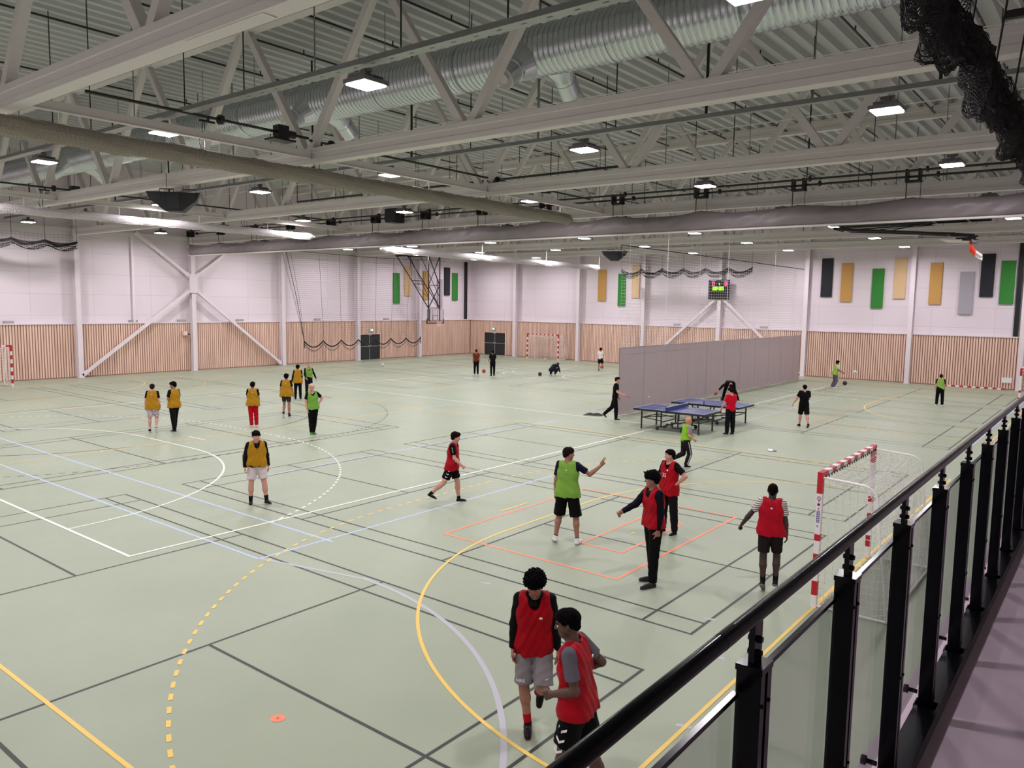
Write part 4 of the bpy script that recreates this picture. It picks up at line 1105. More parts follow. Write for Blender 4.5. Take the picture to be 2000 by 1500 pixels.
# dropped jacket
b = MB(); n = 40; m_ = 16; vs = []; fs = []
for i in range(n):
    for j in range(m_):
        u, v = i/(n-1), j/(m_-1); x = -.45+.9*u; y = (-.16+.32*v)*(1-.5*abs(2*u-1)**2)+.05*math.sin(u*7)
        z = .012+.10*abs(math.sin(u*9+v*4)*math.sin(v*PI))*(1-abs(2*u-1)**3) ; vs.append((x, y, z))
for i in range(n-1):
    for j in range(m_-1): fs.append((i*m_+j, (i+1)*m_+j, (i+1)*m_+j+1, i*m_+j+1))
k = len(vs); vs += [(v[0], v[1], 0.002) for v in vs]; fs += [tuple(reversed([q+k for q in f])) for f in fs]
bd = [i*m_ for i in range(n)]+[(n-1)*m_+j for j in range(1, m_)]+[i*m_+m_-1 for i in range(n-2, -1, -1)]+[j for j in range(m_-2, 0, -1)]
for a, c in zip(bd, bd[1:]+bd[:1]): fs.append((a, a+k, c+k, c))
b.add(vs, fs); o = b.build('dropped_jacket', mat('jacket_dark', (44, 48, 42), .8, noise=.5, nscale=14), smooth=True, loc=(.95, 18.6, 0), rotz=.65)
tag(o, 'dark crumpled jacket dropped on the floor behind the table tennis player', 'jacket')

# ------------------------------------------------------------------ balcony railing
e = empty('balcony_railing', (17.29, 0, 0)); RY0, RY1 = -9.2, 44.0
b = MB(); b.tube([(0, RY0, 3.915), (0, -7.0, 3.915), (0, RY1, 3.915)], .0155, 16); b.build('handrail', m_rail, e, smooth=True)
for y in (-7.02, -.6, 5.9, 12.4):
    b = MB(); b.tube([(0, y-.03, 3.915), (0, y+.03, 3.915)], .0159, 16); b.build('rail_joint', m_rail, e)
b = MB(); b.box(-.035, .05, RY0, RY1, 2.872, 2.93); b.build('base_rail', m_rail, e)
b = MB(); b.box(-.12, -.045, RY0, RY1, 2.69, 2.80); b.build('fascia_strip', m_truss, e)
py = []; y = -8.82
while y < 43.9: py.append(y); y += .648
def post_mesh():
    b = MB()
    b.box(-.025, .025, -.028, -.007, 0, .915); b.box(-.025, .025, .007, .028, 0, .915); b.box(-.02, -.0, -.007, .007, 0, .915)   # two channels with slot
    b.box(-.027, .027, -.030, .030, .905, .918)
    b.box(-.006, .006, -.020, .020, .9, 1.012)      # handrail bracket
    for z in (.937, .965):
        b.lathe((.006, 0, z), [(0,.009),(.006,.008),(.008,0)], (1,0,0), 10); b.lathe((-.006, 0, z), [(0,.009),(.006,.008),(.008,0)], (-1,0,0), 10)
    for z in (.06, .4, .84):
        for yy in (-.0175, .0175): b.lathe((.025, yy, z), [(0,.004),(.004,.003),(.005,0)], (1,0,0), 8)
    b.box(-.04, .04, -.036, .036, -.03, .03)
    b.tube([(-.034, 0, .07), (-.075, 0, .07)], .009, 8); b.lathe((-.075, 0, .07), [(0,-.01),(.017,-.008),(.017,.008),(0,.01)], (1,0,0), 10)
    return b
p0 = post_mesh().build('post', m_rail, e, loc=(0, py[0], 2.9))
for y in py[1:]:
    o = p0.copy(); COL.objects.link(o); o.location = (0, y, 2.9)
gm = MB(); gm.box(-.004, .004, .045, .603, .14, .855); g0 = gm.build('glass_pane', m_glass, e, loc=(-.02, py[0], 2.9))
tm = MB(); tm.box(-.006, .006, .04, .608, .855, .866); t0 = tm.build('pane_edge', m_rail, e, loc=(-.02, py[0], 2.9))
for y in py[1:60]:
    for q in (g0, t0):
        o = q.copy(); COL.objects.link(o); o.location = (-.02, y, 2.9)
tag(e, 'black steel balcony railing with round handrail, posts and tinted glass panes', 'railing')

# ------------------------------------------------------------------ people : implicit bodies, meshed with surface nets
class Field:
    def __init__(s, lo, hi, h):
        s.h = h; s.lo = np.array(lo, float); s.n = np.ceil((np.array(hi)-s.lo)/h).astype(int)+1
        s.D = np.full(s.n, 0.5, np.float32)
        s.ax = [s.lo[i]+h*np.arange(s.n[i]) for i in range(3)]
    def sub(s, pts, r):
        p_ = np.array(pts); a = np.floor((p_.min(0)-r-s.lo)/s.h).astype(int); c = np.ceil((p_.max(0)+r-s.lo)/s.h).astype(int)+1
        a = np.clip(a, 0, s.n); c = np.clip(c, 0, s.n)
        sl = tuple(slice(a[i], c[i]) for i in range(3))
        X, Y, Z = np.meshgrid(s.ax[0][sl[0]], s.ax[1][sl[1]], s.ax[2][sl[2]], indexing='ij')
        return sl, X, Y, Z
    def blend(s, sl, d, k):
        A = s.D[sl]; d = d.astype(np.float32)
        if k <= 0: s.D[sl] = np.minimum(A, d); return
        h_ = np.clip(.5+.5*(A-d)/k, 0, 1); s.D[sl] = A*(1-h_)+d*h_-k*h_*(1-h_)
    def cap(s, a, b, ra, rb, k=.02, flat=False, flata=False, sub=False):
        """tapered capsule a-b; flat: cut square at b"""
        a = np.array(a, float); b = np.array(b, float); v = b-a; L2 = v@v+1e-12; L = L2**.5
        sl, X, Y, Z = s.sub([a, b], max(ra, rb)+max(k, .0)*1.0+3*s.h)
        if X.size == 0: return
        t = ((X-a[0])*v[0]+(Y-a[1])*v[1]+(Z-a[2])*v[2])/L2; tc = np.clip(t, 0, 1)
        d = np.sqrt((X-a[0]-tc*v[0])**2+(Y-a[1]-tc*v[1])**2+(Z-a[2]-tc*v[2])**2)-(ra+(rb-ra)*tc)
        if flat: d = np.maximum(d, (t-1)*L)
        if flata: d = np.maximum(d, -t*L)
        if sub: s.D[sl] = np.maximum(s.D[sl], -d.astype(np.float32))
        else: s.blend(sl, d, k)
    def plane_cut(s, p0, nrm):
        """remove side where (p-p0).n > 0"""
        X, Y, Z = np.meshgrid(*s.ax, indexing='ij'); n = np.array(nrm, float); n /= np.linalg.norm(n)
        s.D = np.maximum(s.D, ((X-p0[0])*n[0]+(Y-p0[1])*n[1]+(Z-p0[2])*n[2]).astype(np.float32))
    def mesh(s):
        D = s.D; D[0] = D[-1] = .5; D[:, 0] = D[:, -1] = .5; D[:, :, 0] = D[:, :, -1] = .5
        N = D < 0; n = np.array(D.shape)-1
        cnt = np.zeros(n, np.int8)
        for i in (0, 1):
            for j in (0, 1):
                for k in (0, 1): cnt += N[i:n[0]+i, j:n[1]+j, k:n[2]+k]
        act = (cnt > 0) & (cnt < 8); idx = np.argwhere(act)
        if len(idx) == 0: return np.zeros((0, 3)), np.zeros((0, 4), int)
        num = np.full(n, -1, np.int64); num[act] = np.arange(len(idx))
        acc = np.zeros((len(idx), 3)); c = np.zeros(len(idx))
        cor = [(i, j, k) for i in (0, 1) for j in (0, 1) for k in (0, 1)]
        for a in cor:
            for ax_ in range(3):
                if a[ax_] == 1: continue
                b = list(a); b[ax_] = 1
                da = D[idx[:, 0]+a[0], idx[:, 1]+a[1], idx[:, 2]+a[2]]; db = D[idx[:, 0]+b[0], idx[:, 1]+b[1], idx[:, 2]+b[2]]
                m = (da < 0) != (db < 0); t = np.where(m, da/(np.where(m, da-db, 1)), 0)
                p_ = np.array(a, float)[None, :].repeat(len(idx), 0); p_[:, ax_] += t
                acc[m] += p_[m]; c[m] += 1
        V = s.lo+(idx+acc/c[:, None])*s.h
        Q = []
        for ax_ in range(3):
            u, w_ = (ax_+1) % 3, (ax_+2) % 3
            sa = [slice(None)]*3; sb = [slice(None)]*3; sa[ax_] = slice(0, -1); sb[ax_] = slice(1, None)
            A, B = N[tuple(sa)], N[tuple(sb)]; e_ = np.argwhere(A != B)
            ok = (e_[:, u] > 0) & (e_[:, w_] > 0) & (e_[:, u] < n[u]) & (e_[:, w_] < n[w_]); e_ = e_[ok]
            ins = A[e_[:, 0], e_[:, 1], e_[:, 2]]
            def g(du, dw):
                q = e_.copy(); q[:, u] += du; q[:, w_] += dw; return num[q[:, 0], q[:, 1], q[:, 2]]
            q = np.stack([g(-1, -1), g(0, -1), g(0, 0), g(-1, 0)], 1); q[~ins] = q[~ins][:, ::-1]; Q.append(q)
        return V, np.concatenate(Q)

def sdf_obj(name, F, mats, parent, face_mat=None):
    V, Q = F.mesh()
    if len(V) == 0: return None
    me = bpy.data.meshes.new(name); me.vertices.add(len(V)); me.vertices.foreach_set('co', V.astype(np.float32).ravel())
    me.loops.add(len(Q)*4); me.loops.foreach_set('vertex_index', Q.astype(np.int32).ravel())
    me.polygons.add(len(Q)); me.polygons.foreach_set('loop_start', np.arange(0, len(Q)*4, 4, dtype=np.int32))
    for m in mats: me.materials.append(m)
    if face_mat is not None:
        cen = V[Q].mean(1); me.polygons.foreach_set('material_index', face_mat(cen).astype(np.int32))
    me.update(calc_edges=True); me.validate()
    me.polygons.foreach_set('use_smooth', np.ones(len(me.polygons), bool))
    o = bpy.data.objects.new(name, me); COL.objects.link(o); o.parent = parent
    return o

def nrm(v): v = np.array(v, float); return v/np.linalg.norm(v)
def rotz_(v, a): c, s_ = math.cos(a), math.sin(a); return np.array([v[0]*c-v[1]*s_, v[0]*s_+v[1]*c, v[2]])

def cloth(rgb, rough=.75, noise=.06, sc=9): return mat('cloth_%d_%d_%d' % rgb, rgb, rough, noise=noise, nscale=sc, spec=0.12)
def striped(rgb1, rgb2, scale, axis=2):
    nm = 'stripe_%d_%d' % (rgb1[0], rgb2[0])
    if nm in MATS: return MATS[nm]
    m = bpy.data.materials.new(nm); m.use_nodes = True; nt = m.node_tree; b = nt.nodes['Principled BSDF']; b.inputs['Roughness'].default_value = .8
    tc = nt.nodes.new('ShaderNodeTexCoord'); wv = nt.nodes.new('ShaderNodeTexWave'); wv.bands_direction = 'Z'; wv.inputs['Scale'].default_value = scale; wv.inputs['Distortion'].default_value = .3
    cr = nt.nodes.new('ShaderNodeValToRGB'); cr.color_ramp.interpolation = 'CONSTANT'; cr.color_ramp.elements[0].color = lin(rgb1)+(1,); cr.color_ramp.elements[1].position = .5; cr.color_ramp.elements[1].color = lin(rgb2)+(1,)
    nt.links.new(tc.outputs['Object'], wv.inputs[0]); nt.links.new(wv.outputs[1], cr.inputs[0]); nt.links.new(cr.outputs[0], b.inputs['Base Color'])
    MATS[nm] = m; return m
def floral():
    if 'floral' in MATS: return MATS['floral']
    m = bpy.data.materials.new('floral'); m.use_nodes = True; nt = m.node_tree; b = nt.nodes['Principled BSDF']; b.inputs['Roughness'].default_value = .8
    tc = nt.nodes.new('ShaderNodeTexCoord'); v = nt.nodes.new('ShaderNodeTexVoronoi'); v.inputs['Scale'].default_value = 26
    cr = nt.nodes.new('ShaderNodeValToRGB'); cr.color_ramp.elements[0].color = lin((120, 96, 120))+(1,); cr.color_ramp.elements[0].position = .25; cr.color_ramp.elements[1].position = .5; cr.color_ramp.elements[1].color = lin((206, 190, 190))+(1,)
    nt.links.new(tc.outputs['Object'], v.inputs['Vector']); nt.links.new(v.outputs[0], cr.inputs[0]); nt.links.new(cr.outputs[0], b.inputs['Base Color']); MATS['floral'] = m; return m

SK = {'fair': (202, 148, 132), 'tan': (156, 108, 90), 'brown': (84, 54, 44), 'dark': (56, 36, 31)}
def person(x, y, yaw, H, P, label, group=None):
    """P: pose and clothes, see the calls. local x = the person's right, y = forward"""
    e = empty('person', (x, y, 0), yaw-PI/2); sc = H/1.75; B = P.get('build', 1.0); det = P.get('h', .012)
    skin = mat('skin_'+P['skin'], SK[P['skin']], .55, noise=.03, nscale=8)
    lean = math.radians(P.get('lean', 0)); side = math.radians(P.get('side', 0)); tw = math.radians(P.get('twist', 0))
    pel = np.array([0, 0, .95])*sc
    up = np.array([math.sin(side), math.sin(lean), math.cos(lean)*math.cos(side)]); up /= np.linalg.norm(up)
    def lat(f): return rotz_(np.array([1., 0, 0]), tw*f)
    bend = P.get('bend', 0.0)     # extra rounding of the upper back (radians)
    def spine(t):                 # t: metres above the pelvis
        t *= sc; q = pel+up*t
        if bend: q = q+np.array([0, 1., 0])*bend*t*t*.8 - np.array([0, 0, 1.])*bend*t*t*.35
        return q
    fwd = np.cross(up, lat(1)); fwd /= np.linalg.norm(fwd)
    if fwd[1] < 0 and abs(tw) < 1.2: fwd = -fwd
    # ---- joints
    J = {}
    hipw = .088*sc*(1+.3*(B-1))
    for s_, sg in (('R', 1), ('L', -1)):
        h_ = pel+np.array([sg*hipw, 0, -.03*sc]); td, sd = P[s_+'leg'][:2]
        k_ = h_+nrm(td)*.435*sc; a_ = k_+nrm(sd)*.405*sc; J[s_+'h'], J[s_+'k'], J[s_+'a'] = h_, k_, a_
        sh = spine(.47)+lat(1)*sg*.158*sc*(1+.35*(B-1))-fwd*.005; J[s_+'s'] = sh
        ud, fd = P[s_+'arm'][:2]; J[s_+'e'] = sh+nrm(ud)*.285*sc; J[s_+'w'] = J[s_+'e']+nrm(fd)*.25*sc
    neck0 = spine(.50); hy, hp = [math.radians(v) for v in P.get('head', (0, 0))]
    hup = nrm(up+np.array([0, 1, 0])*math.sin(max(0, hp))*.5) if 'hup' not in P else nrm(P['hup'])
    hc = neck0+hup*.155*sc+fwd*.02*sc          # head centre
    f0 = rotz_(np.array([0, 1., 0]), hy); hr = rotz_(np.array([1., 0, 0]), hy)
    if 'hup' in P: f0 = nrm(P.get('hfwd', (0, .3, -1)))
    hf = nrm(f0*math.cos(hp)-np.array([0, 0, 1.])*math.sin(hp)); hr = nrm(np.cross(hf, [0, 0, 1.]) if abs(hf[2]) < .95 else hr); hu = np.cross(hr, hf)
    def hd(a, b, c): return hc+(hr*a+hf*b+hu*c)*sc*P.get('hs', 1.0)
    feet = []
    for s_, sg in (('R', 1), ('L', -1)):
        lg = P[s_+'leg']; tdr = nrm(lg[2]) if len(lg) > 2 else nrm([sg*.18, 1, 0]); feet.append((s_, tdr))
    # shift so that the lower shoe touches the ground
    mz = 9
    for s_, tdr in feet:
        a_ = J[s_+'a']; sn = np.cross(np.cross(tdr, [0, 0, 1.]) if abs(tdr[2]) < .99 else np.array([1., 0, 0]), tdr); sn = nrm(sn)
        heel = a_-tdr*.045*sc-sn*.075*sc; toe = a_+tdr*.165*sc-sn*.075*sc; J[s_+'sn'] = sn; mz = min(mz, heel[2], toe[2])
    if 'kneel' in P: mz = min(mz, min(J['Rk'][2], J['Lk'][2])-.06*sc)
    dz = np.array([0, 0, -mz+.002])
    for k_ in list(J):
        if not k_.endswith('sn'): J[k_] = J[k_]+dz
    pel = pel+dz; neck0 = neck0+dz; hc = hc+dz
    allp = np.array([v for k_, v in J.items() if not k_.endswith('sn')]+[hc+np.array([0, 0, .16])*sc, neck0, hc+hf*.15, hc-hf*.15])
    lo = allp.min(0)-.22*sc*max(1, B); hi = allp.max(0)+.22*sc*max(1, B); lo[2] = max(lo[2], -.03)
    def torso(F, e_, k=.05, z0=-.06, z1=.44, flare=0.0, belly=0.0):
        k = min(k, .018); rows = [(-.08, .066, .086), (-.02, .074, .095), (.05, .068, .092), (.12, .060, .086), (.19, .062, .086), (.26, .074, .092), (.33, .086, .094), (.40, .098, .080), (.455, .106, .058)]
        rows = [r_ for r_ in rows if z0-.01 <= r_[0] <= z1+.03]
        for t, hw, r_ in rows:
            c_ = spine(t); f_ = max(0, min(1, t/.45)); l_ = lat(f_); fl = flare*max(0, (.32-t))/.4
            bb = belly*math.exp(-((t-.08)/.13)**2)
            r2 = (r_*(1+.45*(B-1)))*sc+e_+fl; c2 = c_+np.array([0, 1., 0])*bb*sc*.6
            hw2 = (hw*(1+.55*(B-1)))*sc+fl*.5
            F.cap(c2-l_*hw2, c2+l_*hw2, r2, r2, k)
    # ---- body
    F = Field(lo, hi, det)
    torso(F, 0, .05, belly=P.get('belly', 0))
    F.cap(spine(.44), hc-hu*.04*sc-hf*.01*sc, .060*sc*(1+.3*(B-1)), .054*sc*(1+.3*(B-1)), .03)
    F.cap(spine(.46)-lat(1)*.10*sc, spine(.46)+lat(1)*.10*sc, .055*sc, .055*sc, .04)
    Bl = 1+.55*(B-1)
    for s_, sg in (('R', 1), ('L', -1)):
        h_, k_, a_ = J[s_+'h'], J[s_+'k'], J[s_+'a']
        F.cap(h_, k_, .084*sc*Bl, .054*sc*Bl, .03); F.cap(k_, k_+(a_-k_)*.35+nrm(np.cross(np.cross(a_-k_, [0,1.,0]), a_-k_)+1e-6)*0, .053*sc*Bl, .054*sc*Bl, .02)
        back = nrm(-np.cross(np.cross(a_-k_, [0, 1., 0]), a_-k_)+np.array([0, -1e-3, 0])); back = back if back[1] < 0 else -back
        cm = k_+(a_-k_)*.32+back*.012*sc
        F.cap(k_+(a_-k_)*.1, cm, .05*sc*Bl, .054*sc*Bl, .02); F.cap(cm, a_, .054*sc*Bl, .034*sc*Bl, .02)
        tdr = dict(feet)[s_]; sn = J[s_+'sn']
        F.cap(a_-sn*.03*sc, a_+tdr*.12*sc-sn*.05*sc, .036*sc, .026*sc, .02)
        sh, el, wr = J[s_+'s'], J[s_+'e'], J[s_+'w']
        F.cap(sh, el, .046*sc*Bl, .037*sc*Bl, .02); F.cap(el, el+(wr-el)*.3, .040*sc*Bl, .041*sc*Bl, .015); F.cap(el+(wr-el)*.3, wr, .041*sc*Bl, .026*sc*Bl, .015)
        # hand
        hs = P.get(s_+'hand', 'relaxed'); hdr = nrm(P[s_+'arm'][2]) if len(P[s_+'arm']) > 2 else nrm(wr-el)
        n0 = np.array([-sg*1., 0, 0]) if abs(hdr[0]) < .9 else np.array([0, -1., 0])
        if (s_+'palm') in P: n0 = np.array(P[s_+'palm'], float)
        pn = nrm(n0-hdr*(n0@hdr)); th = nrm(np.cross(hdr, pn))*sg
        big = 1.0 if det < .010 else 1.12
        pb = wr+hdr*.085*sc
        for q in (-.030, -.010, .010, .030): F.cap(wr+th*q*.55*sc+hdr*.01*sc, wr+hdr*.078*sc+th*q*sc, .0145*sc*big, .0135*sc*big, .012)
        for i_, (q, L_) in enumerate(((.034, .070), (.0115, .080), (-.0115, .074), (-.034, .058))):
            root = wr+hdr*.082*sc+th*q*sc; curl = {'relaxed': (.35+.08*i_, .9), 'fist': (1.5, 3.0), 'V': ((.05, .1) if i_ < 2 else (1.7, 3.1)), 'grip': (1.2, 2.5), 'point': ((.1, .2) if i_ == 0 else (1.4, 2.9))}[hs]
            spl = th*q*(2.6 if hs != 'V' else 6.5) if hs in ('relaxed', 'V') else 0*th
            d1 = nrm(hdr*math.cos(curl[0])+pn*math.sin(curl[0])+spl); d2 = nrm(hdr*math.cos(curl[1])+pn*math.sin(curl[1])+spl)
            m1 = root+d1*L_*.55*sc; F.cap(root-hdr*.01, m1, .0105*sc*big, .0092*sc*big, .003); F.cap(m1, m1+d2*L_*.5*sc, .0092*sc*big, .0078*sc*big, .002)
        tr = wr+hdr*.028*sc+th*.028*sc; tq = nrm(hdr*.75+th*.65+pn*.35) if hs == 'relaxed' else nrm(hdr*.8+pn*.6+th*.1)
        tm_ = tr+tq*.038*sc; F.cap(tr, tm_, .0145*sc*big, .012*sc*big, .010); F.cap(tm_, tm_+nrm(tq+pn*.4-th*.2)*.03*sc, .0115*sc*big, .009*sc*big, .004)
    # head
    F.cap(hd(0, -.025, .032), hd(0, .012, .036), .077*sc, .074*sc, .02); F.cap(hd(0, .02, -.02), hd(0, .052, -.085), .062*sc, .033*sc, .03)
    F.cap(hd(-.03, .03, -.045), hd(.03, .03, -.045), .038*sc, .038*sc, .03)
    F.cap(hd(-.028, .078, .022), hd(.028, .078, .022), .013*sc, .013*sc, .018)
    F.cap(hd(0, .088, .010), hd(0, .104, -.022), .0075*sc, .0115*sc, .012); F.cap(hd(-.012, .09, -.026), hd(.012, .09, -.026), .009*sc, .009*sc, .008)
    F.cap(hd(-.017, .082, -.054), hd(.017, .082, -.054), .0085*sc, .0085*sc, .008); F.cap(hd(-.014, .080, -.067), hd(.014, .080, -.067), .008*sc, .008*sc, .008)
    for sg in (-1, 1):
        F.cap(hd(sg*.078, -.004, .012), hd(sg*.078, .002, -.026), .012*sc, .009*sc, .012); F.cap(hd(sg*.04, .06, -.02), hd(sg*.045, .05, -.03), .02*sc, .02*sc, .02)
    lipc = hd(0, .09, -.060)
    lipm = mat('lips_'+P['skin'], tuple(int(v*.78) if i else int(v*.92) for i, v in enumerate(SK[P['skin']])), .5)
    def fm(c):
        q = (c-lipc); a = np.abs(q@hr); b_ = np.abs(q@hu); f_ = (c-hc)@hf
        return ((a < .024*sc) & (b_ < .012*sc) & (f_ > .07*sc)).astype(int)
    body = sdf_obj('body', F, [skin, lipm], e, fm)
    if P.get('face', False):
        for sg in (-1, 1):
            b = MB(); c_ = hd(sg*.031, .0765, .004); b.sphere(c_, .0125*sc, 12); o = b.build('eye', mat('eye_white', (226, 220, 216), .3), e, smooth=True)
            b = MB(); b.sphere(c_+hf*.0065*sc, .0075*sc, 10); b.build('iris', mat('eye_dark', (30, 20, 16), .2), o, smooth=True)
            b = MB(); b.tube([hd(sg*.014, .090, .026), hd(sg*.032, .088, .032), hd(sg*.050, .074, .026)], .0032*sc, 6); b.build('eyebrow', mat('brow_%d_%d_%d' % P['hair'], P['hair'], .7, spec=.1), e)
    # ---- hair
    hst = P.get('hairstyle', 'short')
    if hst != 'none':
        hh = max(det*.8, .006); F = Field(hc-.22*sc, hc+.24*sc, hh); th_ = {'short': .012, 'buzz': .004, 'full': .019, 'curly': .038, 'long': .016, 'fringe': .026}[hst]
        F.cap(hd(0, -.028, .034), hd(0, .012, .040), (.077+th_)*sc, (.074+th_)*sc, .02)
        if hst in ('full', 'curly', 'fringe'): F.cap(hd(0, -.02, .075), hd(0, .05, .080), (.062+th_*.6)*sc, (.038+th_*.6)*sc, .03)
        F.cap(hd(0, -.06, -.03), hd(0, -.05, .0), .045*sc, .06*sc, .02)
        amp = {'curly': .016, 'full': .007, 'fringe': .008, 'buzz': .001}.get(hst, .004); fq = {'curly': 95, 'full': 60}.get(hst, 70)
        X, Y, Z = np.meshgrid(*F.ax, indexing='ij'); F.D += (amp*(np.sin(X*fq+3*np.sin(Z*40))*np.sin(Y*fq*.9+1)*np.sin(Z*fq*1.1+2))).astype(np.float32)
        low = {'buzz': .0, 'short': .0, 'full': -.01, 'curly': -.02, 'long': -.04, 'fringe': -.012}[hst]
        hl = {'curly': .040, 'fringe': .036, 'full': .048}.get(hst, .058)
        a_c = ((X-hc[0])*hf[0]+(Y-hc[1])*hf[1]+(Z-hc[2])*hf[2])/sc; c_c = ((X-hc[0])*hu[0]+(Y-hc[1])*hu[1]+(Z-hc[2])*hu[2])/sc
        zh = np.interp(a_c, [-.12, -.06, -.038, -.012, .028, .07, .12], [-.088+low, -.078+low, -.05+low*.5, .0, .016, hl-.006, hl])
        zh = zh+.004*np.sin(X*160+Y*120)
        F.D = np.maximum(F.D, ((zh-c_c)*sc).astype(np.float32))
        if hst in ('curly', 'fringe'):
            for k_ in range(9): 
                u_ = -.05+.0125*k_; F.cap(hd(u_, .085-.12*u_*u_*8, .055), hd(u_*1.1, .095-u_*u_*9, .032-.008*(k_ % 3)), .012*sc, .008*sc, .004)
        if hst in ('full', 'fringe'):
            for k_ in range(14):
                a = k_*2.4; r_ = .05+.02*(k_ % 3); F.cap(hd(r_*math.cos(a), -.01+r_*math.sin(a)*1.1, .085), hd(r_*1.1*math.cos(a)+.01, .014+r_*1.15*math.sin(a), .090+th_), .014*sc, .009*sc, .014)
        if hst == 'curly':
            for k_ in range(26):
                a = k_*2.4; z_ = .02+.10*(k_/26); r_ = .10*math.sqrt(max(.05, 1-(z_/.135)**2)); F.cap(hd(r_*math.cos(a), -.01+r_*math.sin(a)*1.0, z_+.02), hd(1.18*r_*math.cos(a), -.01+1.2*r_*math.sin(a), z_+.035), .016*sc, .010*sc, .008)
        if hst == 'long': F.cap(hd(0, -.095, .0), hd(0, -.12, -.2), .03*sc, .012*sc, .02)
        sdf_obj('hair', F, [mat('hair_%d_%d_%d' % P['hair'], tuple(int(v*.6) for v in P['hair']) if max(P['hair']) < 90 else P['hair'], .7, noise=.25, nscale=60, spec=.03)], e)
    # ---- lower garment
    ch = max(det, .008)
    lw = P.get('lower')
    if lw:
        kind, col = lw[0], lw[1]
        F = Field(lo, [hi[0], hi[1], pel[2]+.16*sc], ch)
        torso(F, .006, .04, z0=-.09, z1=.03, belly=P.get('belly', 0)*.6)
        F.plane_cut(spine(.03), up)
        for s_ in 'RL':
            h_, k_, a_ = J[s_+'h'], J[s_+'k'], J[s_+'a']
            if kind == 'shorts':
                t_ = lw[2] if len(lw) > 2 else .78; q_ = h_+(k_-h_)*t_; fl = lw[3] if len(lw) > 3 else .030
                F.cap(h_, q_, (.088*Bl)*sc+.016, (.066*Bl)*sc+fl, .03, flat=True)
            else:
                lo_ = .024 if kind == 'trousers' else .014
                F.cap(h_, k_, .088*sc*Bl+.016, .060*sc*Bl+lo_*.8, .03); F.cap(k_, k_+(a_-k_)*.4, .060*sc*Bl+lo_*.8, .060*sc*Bl+lo_*.6, .02); F.cap(k_+(a_-k_)*.4, k_+(a_-k_)*.99, .060*sc*Bl+lo_*.6, .040*sc*Bl+lo_, .02, flat=True)
        X, Y, Z = np.meshgrid(*F.ax, indexing='ij'); F.D += (.004*np.sin(X*37+Z*22)*np.sin(Y*41-Z*31)).astype(np.float32)
        m1 = col if not isinstance(col, tuple) else cloth(col)
        o = sdf_obj({'shorts': 'shorts', 'trousers': 'trousers', 'leggings': 'leggings'}[kind], F, [m1], e)
        low_o = o
    # ---- shirt
    us = P.get('upper'); bb0 = P.get('bib')
    if us:
        kind, col = us[0], us[1]; ee = (.010 if bb0 else .018) if kind != 'hoodie' else .015
        F = Field([lo[0], lo[1], lo[2]], hi, ch)
        torso(F, ee, .05, z0=-.06 if kind != 'crop' else .1, belly=P.get('belly', 0))
        F.plane_cut(spine(-.05 if bb0 else -.085), -up)
        F.cap(spine(.45)-lat(1)*.11*sc, spine(.45)+lat(1)*.11*sc, .058*sc+ee, .058*sc+ee, .03)
        for s_ in 'RL':
            sh, el, wr = J[s_+'s'], J[s_+'e'], J[s_+'w']
            if kind == 'tee': F.cap(sh, sh+(el-sh)*.72, .050*sc*Bl+ee, .046*sc*Bl+ee*1.6, .02, flat=True)
            else: F.cap(sh, el, .049*sc*Bl+ee, .041*sc*Bl+ee, .02); F.cap(el, wr, .042*sc*Bl+ee, .027*sc*Bl+ee*.8, .012, flat=True)
        if kind == 'hoodie': 
            for k_ in range(10):
                a = k_*PI/5; c_ = spine(.495)+fwd*.0; r_ = .078*sc; a2 = a+PI/5
                pt = lambda q: c_+lat(1)*math.cos(q)*r_+fwd*math.sin(q)*r_*.9-up*(.055*math.sin(q) if math.sin(q) > 0 else .0)*sc
                F.cap(pt(a), pt(a2), .038*sc, .038*sc, .015)
            F.cap(spine(.42)-fwd*.10*sc-lat(1)*.04*sc, spine(.42)-fwd*.10*sc+lat(1)*.04*sc, .045*sc, .045*sc, .03)
        else: F.cap(spine(.46), hc-hu*.02*sc, .068*sc*(1+.2*(B-1)), .07*sc, sub=True)
        X, Y, Z = np.meshgrid(*F.ax, indexing='ij'); F.D += (.004*np.sin(X*31+Z*27)*np.sin(Y*39-Z*23)).astype(np.float32)
        sdf_obj({'tee': 't_shirt', 'long': 'shirt', 'hoodie': 'hoodie', 'jersey': 'jersey', 'crop': 'shirt'}[kind], F, [col if not isinstance(col, tuple) else cloth(col)], e)
    # ---- bib
    bb = P.get('bib')
    if bb:
        col, bot, fl = bb[0], bb[1], bb[2]; shift = bb[3] if len(bb) > 3 else 0
        F = Field([lo[0], lo[1], spine(bot)[2]-.12], [hi[0], hi[1], hi[2]], ch)
        be = .034 if us and us[0] == 'hoodie' else .026
        torso(F, be, .05, z0=-.12, flare=fl*.6, belly=P.get('belly', 0)*1.15)
        if True:
            c_ = spine(bot-.04); f2 = fl*.6*(.32-bot)/.4; hw2 = (.068*(1+.55*(B-1)))*sc+f2*.5; r2 = .088*sc*(1+.45*(B-1))+be+f2
            F.cap(c_-lat(0)*hw2, c_+lat(0)*hw2, r2, r2, .03)
        F.cap(spine(.455)-lat(1)*.085*sc, spine(.455)+lat(1)*.085*sc, .060*sc+be, .060*sc+be, .03)
        bd_ = nrm(-up+np.array([shift, 0, 0])); F.plane_cut(spine(bot), bd_)
        for s_, sg in (('R', 1), ('L', -1)):
            sh, el = J[s_+'s'], J[s_+'e']; out = lat(1)*sg
            a0 = sh+out*.035*sc+up*.03; F.cap(a0+out*.10*sc+up*.1*sc, a0+out*.05*sc-up*.06*sc, .118*sc, .112*sc, sub=True)
            F.cap(sh+out*.03*sc, sh+(el-sh)*1.0+out*.03*sc, .068*sc*Bl, .062*sc*Bl, sub=True)
